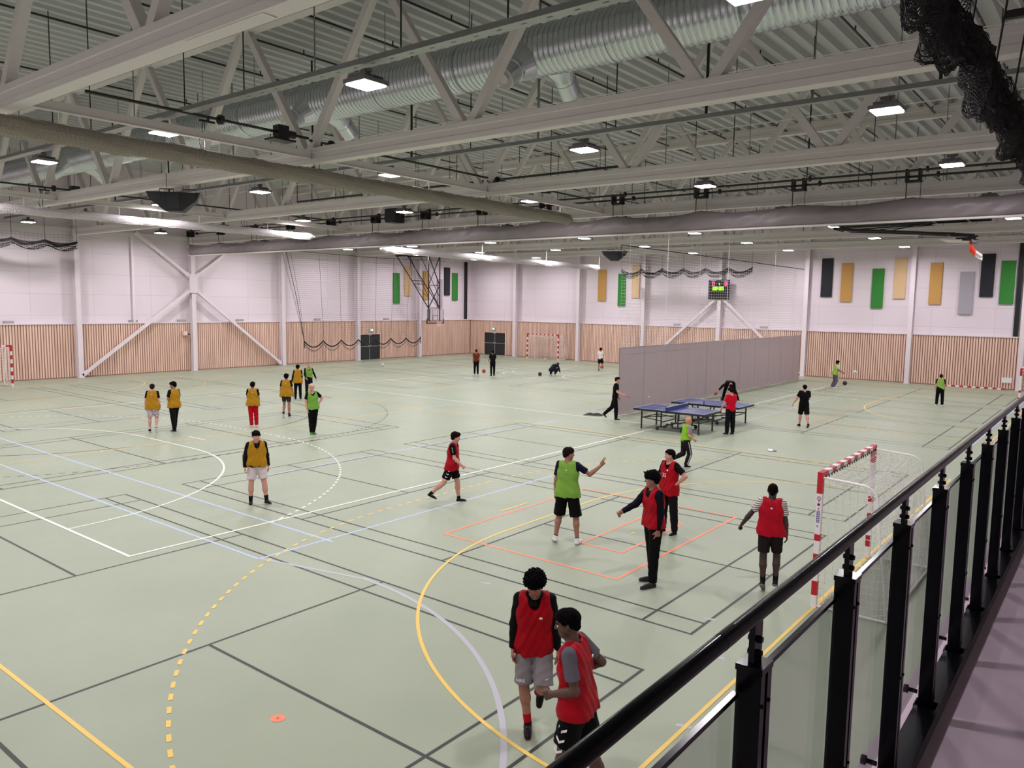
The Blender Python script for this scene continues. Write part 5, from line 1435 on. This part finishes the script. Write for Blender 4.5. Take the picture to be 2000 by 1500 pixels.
        F.cap(spine(.47)+fwd*.02, hc, .088*sc, .085*sc, sub=True); F.cap(spine(.44)+fwd*.12*sc, spine(.50)+fwd*.07*sc, .055*sc, .07*sc, sub=True)
        X, Y, Z = np.meshgrid(*F.ax, indexing='ij'); zz = np.clip((spine(.36)[2]-Z)/.4, 0, 1)
        F.D += (zz*.010*np.sin(X*36+2.5*np.sin(Z*6)+1.3)*np.cos(Y*11+Z*3)+.003*np.sin(X*70+Z*34)+.003*np.sin(Z*34+X*20)).astype(np.float32)
        m1 = cloth(col, .5, .05, 22)
        bo = sdf_obj('bib', F, [m1], e)
        if P.get('tag'):
            b = MB(); c_ = spine(.40)-fwd*(.104*sc+.055) if P['tag'] == 'back' else spine(.33)+fwd*(.115*sc+.045)-lat(1)*.07*sc
            b.box(-.016, .016, -.003, .003, -.009, .009)
            b.v = [tuple(c_+lat(1)*v[0]+fwd*v[1]+up*v[2]) for v in b.v]; b.build('size_tag', m_gw, bo)
    # ---- socks and shoes
    for s_, tdr in feet:
        h_, k_, a_ = J[s_+'h'], J[s_+'k'], J[s_+'a']; sn = J[s_+'sn']
        if P.get('socks'):
            F = Field(np.minimum(a_, k_)-.12, np.maximum(a_, k_)+.12, ch)
            t0 = 1-P.get('sockh', .35); F.cap(k_+(a_-k_)*t0, a_, (.034+.020*(1-t0))*sc*Bl+.005, .034*sc*Bl+.006, .01, flata=True)
            sdf_obj('sock', F, [cloth(P['socks'])], e)
        F = Field(a_-.26, a_+.26, min(ch, .010)); base = a_-sn*.05*sc; f_ = P.get('shoe_scale', 1.0)
        F.cap(base-tdr*.018*sc, base+tdr*.10*sc*f_, .038*sc, .034*sc, .03); F.cap(base+tdr*.06*sc, base+tdr*.145*sc*f_-sn*.006*sc, .040*sc, .027*sc, .02)
        F.cap(a_+sn*.01*sc, base-tdr*.015*sc, .043*sc, .040*sc, .02); F.cap(base-tdr*.02*sc-sn*.012*sc, base+tdr*.15*sc*f_-sn*.014*sc, .037*sc, .032*sc, .02)
        F.plane_cut(a_-sn*.075*sc, -sn); F.plane_cut(a_+sn*.045*sc, sn)
        upc = P.get('shoes', (20, 20, 22)); soc = P.get('sole', (226, 222, 220))
        def fmz(c, a_=a_, sn=sn): return (((c-a_)@sn) < -.057*sc).astype(int)
        sdf_obj('shoe', F, [cloth(upc, .5), mat('sole_%d_%d' % soc[:2], soc, .5)], e, fmz)
    e['label'] = label; e['category'] = 'person'
    if group: e['group'] = group
    return dict(e=e, J=J, spine=spine, lat=lat, up=up, fwd=fwd, sc=sc, hd=hd, hf=hf, hr=hr, hu=hu, Bl=Bl)

BLK = (7, 6, 8); YB_ = (168, 122, 24); GB_ = (112, 158, 62); RB_ = (158, 5, 26)
D_ = (0, 0, -1)
def yaw_of(x, y, delta): return math.atan2(CAM[1]-y, CAM[0]-x)+math.radians(delta)
def put(x, y, delta, H, P, label, group=None): return person(x, y, yaw_of(x, y, delta), H, P, label, group)
arms_down = dict(Rarm=((.22, .02, -1), (.10, .12, -1)), Larm=((-.22, .02, -1), (-.10, .12, -1)))
def mark(r, name, pts, off, m, s_='thigh', parent=None): pass

# facing: 0 = towards the camera, 90 = to image right, 180 = away, -90 = to image left
A_ = dict
g_y = 'players in mustard bibs'; g_r = 'players in red bibs'; g_g = 'players in green bibs'
put(-7.63, 4.57, 170, 1.64, A_(skin='fair', hair=(74, 48, 36), h=.016, lower=('shorts', floral(), .85), upper=('tee', BLK), bib=(YB_, -.12, .07), tag='back', socks=(200,190,190), sockh=.3,
    Rleg=((.05,.25,-1),(.0,-.55,-1),(0,.6,-.8)), Lleg=((-.05,.02,-1),(-.02,-.05,-1)), Rarm=((.18,-.05,-1),(.05,.1,-1)), Larm=((-.22,-.02,-1),(-.08,.05,-1)), shoes=(30,28,30)),
    'person seen from behind in a mustard bib and patterned grey shorts', g_y)
put(-7.5, 5.25, -145, 1.74, A_(skin='tan', hair=(24, 20, 20), hairstyle='full', h=.016, head=(45, 8), lower=('trousers', BLK), upper=('tee', (18,14,16)), bib=(YB_, -.10, .06),
    Rleg=((.12,.38,-1),(.08,.22,-1)), Lleg=((-.12,-.28,-1),(-.1,-.32,-1)), Rarm=((.2,.1,-1),(-.6,.7,.0)), Larm=((-.2,.1,-1),(.6,.7,.05))),
    'person in a mustard bib and black trousers with folded arms beside the patterned shorts', g_y)
put(-6.29, 7.5, 175, 1.63, A_(skin='tan', hair=(22, 18, 20), hairstyle='full', h=.016, lower=('trousers', (176, 8, 30)), upper=('tee', BLK), bib=(YB_, -.12, .07), tag='back', sole=(220,214,214), shoes=(200,190,190),
    Rleg=((.05,.08,-1),(.03,-.12,-1)), Lleg=((.02,-.02,-1),(.08,-.1,-1)), Rarm=((.2,0,-1),(.05,.05,-1)), Larm=((-.16,.3,-1),(.4,.6,.1))),
    'person seen from behind in a mustard bib and bright red trousers', g_y)
put(-7.3, 9.63, 170, 1.68, A_(skin='tan', hair=(22, 18, 20), hairstyle='full', h=.017, lower=('shorts', (52, 46, 52), .7, .012), upper=('tee', (16,16,14)), bib=(YB_, -.12, .09), tag='back', socks=(30,30,30), sockh=.25, shoes=(40,38,40),
    Rleg=((.02,.02,-1),(.02,-.06,-1)), Lleg=((-.04,.22,-1),(-.02,-.5,-1),(0,.7,-.7)), Rarm=((.25,0,-1),(.15,.05,-1)), Larm=((-.2,0,-1),(-.05,.1,-1))),
    'person seen from behind in a mustard bib, bare legs and dark short shorts', g_y)
put(-11.66, 13.37, 178, 1.60, A_(skin='tan', hair=(20, 16, 18), hairstyle='full', h=.018, lower=('leggings', BLK), upper=('long', (10,8,10)), bib=(YB_, -.12, .06),
    Rleg=((.05,.02,-1),(.03,-.05,-1)), Lleg=((-.06,.02,-1),(-.02,-.05,-1)), Rarm=((.1,0,-1),(.05,.05,-1)), Larm=((-.28,.0,-1),(-.2,.05,-1))),
    'slim person in a mustard bib and black leggings, back turned, farthest of the mustard group', g_y)
put(-12.1, 14.3, 12, 1.62, A_(skin='fair', hair=(150, 110, 96), hairstyle='buzz', h=.018, lower=('trousers', (26,22,26)), upper=('long', BLK), bib=(GB_, .06, .03, .2),
    Rleg=((.02,.02,-1),(.0,-.05,-1)), Lleg=((-.08,.0,-1),(-.05,-.05,-1)), Rarm=((.2,.3,-1),(-.1,.6,-.5)), Larm=((-.45,.05,-1),(-.4,.1,-1))),
    'person in black with a small green bib half hidden behind the slim mustard player', g_g)
r7 = put(-3.55, 8.0, 18, 1.73, A_(skin='fair', hair=(196, 168, 140), hairstyle='fringe', h=.015, head=(-12, 4), lower=('leggings', BLK), upper=('tee', BLK), bib=(GB_, -.08, .05), shoes=(66, 110, 56), sole=(170,200,130), side=4,
    Rleg=((.0,.04,-1),(-.04,-.04,-1)), Lleg=((.06,-.02,-1),(.10,-.04,-1)), Rarm=((.22,.05,-1),(-.12,.15,-1)), Larm=((-.95,-.15,-.85),(.62,.2,-.85))),
    'fair-haired person in a green bib facing the camera with one hand on the hip', g_g)
r8 = put(2.95, 1.5, 8, 1.66, A_(skin='fair', hair=(26, 20, 20), hairstyle='full', h=.009, build=1.17, belly=.04, face=True, head=(6, 6), lower=('shorts', (212, 198, 200), .72, .032), upper=('hoodie', (14, 11, 13)), bib=(YB_, -.03, .035, .12), socks=(24,22,24), sockh=.32, shoes=(22,22,22), sole=(230,226,220),
    Rleg=((.10,.05,-1),(.02,-.12,-1)), Lleg=((-.16,.12,-1),(-.10,.02,-1),(-.45,1,0)), Rarm=((.30,.0,-1),(.08,.22,-1)), Larm=((-.22,-.08,-1),(-.12,.05,-1)), Rpalm=(-1,0,0)),
    'smiling stocky person in a mustard bib and pale shorts walking towards the camera', g_y)
r9 = put(6.1, 4.42, 82, 1.66, A_(skin='fair', hair=(44, 26, 22), hairstyle='full', h=.009, build=1.16, belly=.03, face=True, head=(8, 6), lean=5, lower=('shorts', (7,6,8), .74, .03), upper=('tee', (10,8,10)), bib=(RB_, -.10, .06), socks=(22,22,24), sockh=.18, shoes=(22,22,24), sole=(232,228,228),
    Rleg=((.05,-.45,-1),(.05,-.85,-.75),(.1,.85,-.35)), Lleg=((-.05,.30,-1),(-.02,.08,-1)), Rarm=((.12,.18,-1),(.0,.75,-.72)), Larm=((-.15,.0,-1),(-.1,.1,-1)), Rhand='fist'),
    'person in a red bib and black shorts striding to the right', g_r)
r10 = put(9.75, 3.67, 168, 1.86, A_(skin='tan', hair=(50, 34, 28), hairstyle='short', h=.0085, face=True, head=(-58, 6), lower=('shorts', (7,6,8), .98, .045), upper=('tee', (20, 22, 40)), bib=((120, 164, 66), -.10, .06), tag='back', socks=(20,20,22), sockh=.1, shoes=(226,222,222), sole=(225,222,222),
    Rleg=((.18,-.02,-1),(.10,-.10,-1)), Lleg=((-.14,.12,-1),(-.12,-.18,-1),(-.5,1,-.15)), Rarm=((.85,.25,-.62),(.72,.35,.62),(.60,.35,.85)), Larm=((-.18,-.02,-1),(-.05,.08,-1)), Rhand='V', Rpalm=(-.5,.9,0), shoe_scale=1.05),
    'tall person in a lime green bib and black shorts holding up two fingers', g_g)
r11 = put(10.94, 5.5, -42, 1.73, A_(skin='fair', hair=(30, 22, 22), hairstyle='short', h=.009, face=True, head=(-30, 2), lower=('trousers', (20,14,20)), upper=('tee', (10,8,10)), bib=((168,6,28), -.14, .04),
    Rleg=((.08,.03,-1),(.05,-.05,-1)), Lleg=((-.10,.0,-1),(-.06,-.05,-1)), Rarm=((.3,.15,-1),(-.1,.4,-1)), Larm=((-.85,-.15,-.75),(.72,.25,-.75)), Lhand='fist'),
    'person in red jersey, hand on hip, partly hidden behind the one in navy sleeves', g_r)
r12 = put(12.05, 2.75, -60, 1.90, A_(skin='tan', hair=(18, 15, 16), hairstyle='fringe', h=.0085, face=True, head=(-22, 4), lean=2, lower=('trousers', (7,6,8)), upper=('hoodie', (9, 10, 22)), bib=(RB_, -.05, .03), shoes=(44,42,46), sole=(40,38,40), shoe_scale=1.3,
    Rleg=((.06,-.12,-1),(.03,-.12,-1)), Lleg=((-.05,.10,-1),(-.02,.02,-1)), Rarm=((.15,.62,-.75),(.0,.9,-.42)), Larm=((-.08,-.06,-1),(-.02,.12,-1)), Rhand='grip', Lhand='relaxed'),
    'dark-haired person with navy sleeves, red bib and black trousers, one arm stretched out', g_r)
r13 = put(13.6, 3.75, 178, 1.69, A_(skin='dark', hair=(26, 20, 18), hairstyle='buzz', h=.0085, build=1.08, head=(0, 2), lower=('shorts', (34,25,27), .8, .02), upper=('tee', striped((214, 206, 202), (104, 96, 98), 9.5)), bib=((168,10,34), -.08, .045), tag='back', socks=(18,18,20), sockh=.34, shoes=(20,19,20), sole=(120,118,118),
    Rleg=((.05,.18,-1),(.0,-.30,-1),(0,.9,-.4)), Lleg=((-.02,-.05,-1),(.04,-.22,-1),(.1,.8,-.6)), Rarm=((.20,.02,-1),(.12,.12,-1)), Larm=((-.62,-.05,-.85),(-.55,.15,-.85)), Lhand='fist'),
    'person with striped sleeves and red bib walking away beside the handball goal', g_r)
r14 = put(13.15, -1.95, -2, 1.77, A_(skin='tan', hair=(10, 9, 11), hairstyle='curly', h=.0068, hs=1.02, face=True, head=(-8, 27), lean=3, lower=('shorts', (132, 126, 130), .92, .036), upper=('hoodie', (8, 8, 9)), bib=((156,3,22), -.11, .03), tag='front', socks=(176, 16, 34), sockh=.28, shoes=(26, 20, 22), sole=(120, 20, 28),
    Rleg=((.02,.12,-1),(-.12,.05,-1),(-.05,1,-.1)), Lleg=((-.06,.36,-1),(.18,-1.0,-.62),(.15,.25,-1)), Rarm=((.16,.0,-1),(.06,.12,-1)), Larm=((-.20,-.02,-1),(-.14,.10,-1))),
    'person with big black curly hair, red bib and grey shorts looking down', g_r)
r15 = put(14.26, -2.80, -112, 1.90, A_(skin='brown', hair=(12, 10, 10), hairstyle='short', h=.0068, face=True, head=(22, 12), lean=6, twist=8, lower=('shorts', (7,6,8), .66, .04), upper=('tee', (92,90,98)), bib=((160,5,26), -.08, .045), tag='back', socks=(20,20,22), sockh=.2,
    Rleg=((.05,-.22,-1),(.03,-.3,-1)), Lleg=((-.08,.18,-1),(-.05,.0,-1)), Rarm=((.35,-.55,-.7),(-.1,.85,-.4)), Larm=((-.18,-.28,-1),(.25,.95,-.45)), Lhand='fist', Rhand='fist'),
    'person in a grey shirt, red bib and black shorts in profile, nearest the handrail', g_r)
r16 = put(8.32, 11.66, 118, 1.46, A_(skin='fair', hair=(206, 150, 110), hairstyle='short', h=.012, hs=1.15, head=(10, 0), lean=6, lower=('trousers', (28, 23, 30)), upper=('tee', (150, 140, 140)), bib=((132,184,44), -.02, .03, .3), shoes=(20,20,22),
    Rleg=((.03,.28,-1),(.02,-.35,-1)), Lleg=((-.02,-.05,-1),(.0,-.95,-.4),(0,.3,-1)), Rarm=((.15,-.12,-1),(-.1,.85,-.6)), Larm=((-.3,.3,-1),(-.3,.8,-.3))),
    'small light-haired child in a green bib running before the table tennis tables', g_g)
put(7.05, 17.85, -140, 1.70, A_(skin='fair', hair=(44, 20, 24), hairstyle='full', h=.015, build=1.1, head=(8, 12), lower=('trousers', (16,14,17)), upper=('tee', (196, 10, 40)),
    Rleg=((.05,.0,-1),(.02,-.02,-1)), Lleg=((-.05,.05,-1),(-.02,-.02,-1)), Rarm=((.2,.2,-1),(.0,.6,-.8)), Larm=((-.2,.25,-1),(-.05,.7,-.8))),
    'person in a plain red shirt standing at the end of the blue tables')
r18 = put(3.15, 27.0, 8, 1.72, A_(skin='fair', hair=(40, 30, 30), h=.018, lean=84, bend=.3, hup=(0, .7, -.75), hfwd=(0, -.2, -1), head=(0,0), lower=('leggings', BLK), upper=('long', (9,8,10)),
    Rleg=((.28,.05,-1),(.18,-.05,-1)), Lleg=((-.55,.0,-1),(-.45,-.05,-1)), Rarm=((.75,.25,-.45),(.65,.2,-.8)), Larm=((-.12,.1,-1),(.0,.05,-1))),
    'person in black bending down low in front of the grey curtain')
r19 = put(2.21, 18.08, 84, 1.74, A_(skin='fair', hair=(70, 46, 40), hairstyle='short', h=.014, head=(6, 8), lean=4, lower=('trousers', (8,7,9)), upper=('tee', (7,6,8)), shoes=(20,20,22),
    Rleg=((.05,.14,-1),(.02,.02,-1)), Lleg=((-.02,-.30,-1),(-.02,-.9,-.85),(0,.7,-.7)), Rarm=((.12,.25,-1),(.0,.95,-.42)), Larm=((-.1,.1,-1),(0,.3,-1)), Rhand='grip'),
    'person in black holding a red table tennis paddle behind the blue tables')
put(8.41, 21.54, -165, 1.62, A_(skin='fair', hair=(28, 24, 22), hairstyle='short', h=.015, build=1.1, lower=('shorts', (8,8,8), .95, .03), upper=('tee', (8,7,8)), shoes=(10,8,10), sole=(50,46,46),
    Rleg=((.05,-.22,-1),(.05,-.5,-1),(0,.8,-.5)), Lleg=((-.05,.12,-1),(-.05,.0,-1)), Rarm=((.1,.1,-1),(-.2,.8,-.3)), Larm=((-.45,.1,-1),(-.55,.25,-1))),
    'person in a black shirt and shorts walking away right of the table tennis tables')
put(5.0, 37.52, 112, 1.63, A_(skin='tan', hair=(34, 14, 12), hairstyle='full', h=.018, lean=10, lower=('trousers', (100, 92, 108)), upper=('tee', (206, 200, 186)), bib=((144, 180, 76), -.10, .05), shoes=(226,224,224),
    Rleg=((.05,.18,-1),(.0,-.42,-1)), Lleg=((-.05,.1,-1),(.0,-.45,-1)), Rarm=((.15,.3,-1),(0,.8,-.5)), Larm=((-.15,.3,-1),(0,.8,-.3))),
    'child in a green bib and grey trousers leaning towards the flying football', g_g)
put(11.12, 32.74, 178, 1.53, A_(skin='fair', hair=(84, 40, 30), hairstyle='short', h=.017, hs=1.08, lower=('trousers', (9,9,13)), upper=('tee', (10,8,10)), bib=((142, 186, 84), .05, .03, -.5), shoes=(230,228,226),
    Rleg=((.08,.02,-1),(.03,-.03,-1)), Lleg=((-.08,.02,-1),(-.03,-.03,-1)), Rarm=((.12,0,-1),(.02,.1,-1)), Larm=((-.2,-.02,-1),(-.08,.05,-1))),
    'child in a green bib and black trousers standing with back turned near the tipped goal', g_g)
put(-14.38, 28.91, 165, 1.6, A_(skin='tan', hair=(80, 30, 24), hairstyle='short', h=.02, lower=('trousers', BLK), upper=('tee', (104, 42, 30)),
    Rleg=((.04,0,-1),(.02,0,-1)), Lleg=((-.04,.04,-1),(-.02,0,-1)), **arms_down), 'far person in a rust brown shirt and black trousers')
put(-12.78, 28.61, -160, 1.64, A_(skin='tan', hair=(30, 24, 24), hairstyle='long', h=.02, lower=('leggings', BLK), upper=('tee', (10,8,10)),
    Rleg=((.04,0,-1),(.0,0,-1)), Lleg=((-.02,.02,-1),(.03,0,-1)), Rarm=((.15,.2,-1),(.0,.8,-.5)), Larm=((-.15,.2,-1),(.0,.8,-.5))), 'far person all in black with a ponytail')
put(-10.27, 31.35, 140, 1.62, A_(skin='fair', hair=(24, 22, 30), h=.02, build=1.2, lean=48, bend=.5, hup=(0, .9, .2), hfwd=(0, .3, -1), lower=('trousers', (22,22,28)), upper=('hoodie', (14,17,34)),
    Rleg=((.35,1,.1),(-.1,-.9,-.8),(0,.9,-.5)), Lleg=((-.35,1,.05),(.1,-.8,-.9),(0,.9,-.5)), Rarm=((.15,.5,-1),(0,.4,-1)), Larm=((-.15,.5,-1),(0,.4,-1))), 'far person crouching down in a navy jacket')
put(-10.38, 37.27, 150, 1.58, A_(skin='tan', hair=(34, 22, 22), hairstyle='full', h=.02, lower=('shorts', (20,18,22), .85), upper=('tee', (226, 214, 218)), head=(0, 14),
    Rleg=((.04,.35,-1),(.0,-.9,-.75),(0,.5,-1)), Lleg=((-.04,0,-1),(-.02,0,-1)), Rarm=((.15,.5,-.9),(-.2,.5,.9)), Larm=((-.15,.3,-1),(.2,.8,.3))), 'far person in a white shirt and black shorts with a hand at the face')

# ---- marks on clothing and things held
def on_surface(r, base, u, v, nrm_, shapes, name, m, off=.0):
    """flat marks: base point, axes u v, outward normal"""
    b = MB()
    for poly in shapes:
        b.add([tuple(np.array(base)+np.array(u)*p_[0]+np.array(v)*p_[1]+np.array(nrm_)*off) for p_ in poly], [tuple(range(len(poly)))])
    return b.build(name, m, r['e'])
def chevrons(r, side, fr, n, sz, nm='chevron_marks', yb=0.0, first=.25, step=.17, wid=None):
    J = r['J']; s_ = side; sg = 1 if s_ == 'R' else -1
    h_, k_ = J[s_+'h'], J[s_+'k']; ax_ = nrm(k_-h_); out = nrm(np.array([sg*1., yb, 0])-ax_*(ax_@np.array([sg*1., yb, 0]))); w2 = nrm(np.cross(ax_, out))
    b = MB()
    for i in range(n):
        t = first+step*i; c_ = h_+ax_*.435*r['sc']*t; R_0 = (.088*r['Bl']*r['sc']+.016)+t*fr
        def S(a, z): return tuple(c_+ax_*z+out*R_0*math.cos(a)+w2*R_0*math.sin(a))
        for s2 in (-1, 1):
            q = [S(0, 0), S(s2*sz/R_0, -sz*.7), S(s2*sz/R_0, -sz*.7+sz*.55), S(0, sz*.55)]
            b.add(q, [(0, 1, 2, 3)])
    return b.build(nm, m_gw, r['e'])
chevrons(r9, 'R', .020, 4, .030)
c15 = chevrons(r15, 'L', .012, 3, .045, first=.32, step=.2, yb=.25)
for r, s_ in ((r9, 'R'),):
    J = r['J']; b = MB(); a, c = J[s_+'s'], J[s_+'e']; ax_ = nrm(c-a)
    for i in range(3):
        q = a+ax_*(.03+.045*i)+np.array([.07, 0, .0]); b.sphere(q, .012, 6, sc=(.5, 1, 1))
    b.build('sleeve_marks', m_gw, r['e'])
def text(r, s, size, base, u, v, name, m):
    cu = bpy.data.curves.new(name, 'FONT'); cu.body = s; cu.size = size; cu.extrude = .001; cu.align_x = 'CENTER'; cu.align_y = 'CENTER'
    cu.materials.append(m); tmp = bpy.data.objects.new(name, cu); COL.objects.link(tmp)
    me = bpy.data.meshes.new_from_object(tmp); bpy.data.objects.remove(tmp); bpy.data.curves.remove(cu)
    me.materials.clear(); me.materials.append(m); me.name = name
    o = bpy.data.objects.new(name, me); COL.objects.link(o)
    n_ = np.cross(u, v); Mx = Matrix.Identity(4)
    for i in range(3): Mx[i][0] = u[i]; Mx[i][1] = v[i]; Mx[i][2] = n_[i]; Mx[i][3] = base[i]
    o.parent = r['e']; o.matrix_local = Mx; return o
# number 3 on the black shorts, wordmark and tick on the grey shorts
J = r15['J']; ax_ = nrm(J['Lk']-J['Lh']); out = nrm(np.array([-.35, 1, 0])); R0 = .088*r15['sc']+.035
u_ = nrm(np.cross(-ax_, out)); text(r15, '3', .085, J['Lh']+ax_*.16*r15['sc']+out*(R0+.012), u_, -ax_, 'shorts_number', m_gw)
J = r14['J']
for s_, tx, dx in (('R', 'NIKE', .03), ):
    ax_ = nrm(J[s_+'k']-J[s_+'h']); out = nrm(np.array([.25, 1, 0])-ax_*(ax_@np.array([.25, 1, 0]))); u_ = nrm(np.cross(-ax_, out)); R0 = .088*r14['sc']+.016+.030
    text(r14, tx, .045, J[s_+'h']+ax_*.34*r14['sc']+out*(R0+.006), u_, -ax_, 'shorts_wordmark', m_gw)
ax_ = nrm(J['Lk']-J['Lh']); out = nrm(np.array([-.35, 1, 0])-ax_*(ax_@np.array([-.35, 1, 0]))); u_ = nrm(np.cross(-ax_, out)); R0 = .088*r14['sc']+.016+.030
on_surface(r14, J['Lh']+ax_*.33*r14['sc']+out*(R0+.008), u_, -ax_, out, [[(-.03, 0), (-.018, -.010), (.03, .016), (-.016, .0)]], 'tick_mark', m_gw)
# jersey print
r = r11; c_ = r['spine'](.27)+r['fwd']*(.104*r['sc']+.062)
text(r, '35', .11, c_, -r['lat'](1), r['up'], 'jersey_number', m_gw)
b = MB(); c2 = r['spine'](.38)+r['fwd']*(.104*r['sc']+.05)-r['lat'](1)*.07; b.lathe(c2, [(0,.006),(.017,.005),(.019,0)], r['fwd'], 14); b.build('round_badge', m_gw, r['e'])
# zip on the hoodie of the stocky player, sleeve print
r = r8; b = MB(); c_ = r['spine'](.43)+r['fwd']*(.075*r['sc']+.06); b.bar(c_+np.array([0,0,.03]), c_-np.array([0,-.025,.055]), .012, .008, up=(0,1,0)); b.build('zip', m_black, r['e'])
b = MB(); a, c = r['J']['Rs'], r['J']['Re']; w_ = r['J']['Rw']
for t in np.linspace(.35, 1, 6): q = a+(c-a)*t+np.array([.075*1.0-.02*t, .02, 0]); b.box(q[0]-.003, q[0]+.003, q[1]-.014, q[1]+.014, q[2]-.014, q[2]+.014)
for t in np.linspace(.15, .8, 5): q = c+(w_-c)*t+np.array([.058-.015*t, .02, 0]); b.box(q[0]-.003, q[0]+.003, q[1]-.012, q[1]+.012, q[2]-.012, q[2]+.012)
b.build('sleeve_print', mat('print_grey', (150, 146, 140), .6), r['e'])
# white trouser stripe of the running child
r = r16; b = MB()
for s_, sg in (('R', 1), ('L', -1)):
    h_, k_, a_ = r['J'][s_+'h'], r['J'][s_+'k'], r['J'][s_+'a']; sc = r['sc']
    pts = [(h_, .088*sc+.020), (k_, .058*sc+.024), (a_+(k_-a_)*.12, .034*sc+.029)]
    for (p0_, q0), (p1_, q1) in zip(pts[:-1], pts[1:]): b.bar(p0_+np.array([sg*q0, 0, 0]), p1_+np.array([sg*q1, 0, 0]), .008, .035, up=(1,0,0))
b.build('side_stripe', m_gw, r['e'])
# ring print on the back of the bending person
r = r18; c_ = r['spine'](.36); n_ = nrm(np.cross(r['lat'](1), r['up'])); n_ = n_ if n_[2] > 0 else -n_
# paddle held by the table tennis player (a thing of its own)
def paddle(r, s_, lab, rgb=(226, 36, 52)):
    J = r['J']; e_ = r['e']; Mw = Matrix.Translation(e_.location) @ Matrix.Rotation(e_.rotation_euler[2], 4, 'Z')
    w_ = J[s_+'w']; d = nrm(J[s_+'w']-J[s_+'e']); c0 = w_+d*.09
    u = nrm(d*1.0+np.array([0, .2, .02])); nn = nrm(np.cross(u, [1, 0, .2])); vv = np.cross(nn, u)
    pe = empty('table_tennis_paddle', (0,0,0)); 
    def W(p_): return tuple(Mw @ Vector(p_))
    b = MB(); pts = []
    for k in range(20):
        a = 2*PI*k/20; pts.append((.155+.078*math.cos(a), .075*math.sin(a)))
    top = [W(c0+u*p_[0]+vv*p_[1]+nn*.006) for p_ in pts]; bot = [W(c0+u*p_[0]+vv*p_[1]-nn*.006) for p_ in pts]
    b.add(top+bot, [tuple(range(20)), tuple(reversed(range(20, 40)))]+[(k, 20+k, 20+(k+1) % 20, (k+1) % 20) for k in range(20)])
    b.build('blade', mat('paddle_%d' % rgb[0], rgb, .5), pe)
    b = MB(); b.tube([W(c0-u*.03), W(c0+u*.085)], .013, 8); b.build('paddle_handle', mat('paddle_wood', (150, 104, 70), .5), pe)
    tag(pe, lab, 'table tennis paddle')
paddle(r19, 'R', 'red table tennis paddle held out over the floor by the person in black')
paddle(r18, 'R', 'dark red paddle in the hand of the bending person', (110, 14, 34))
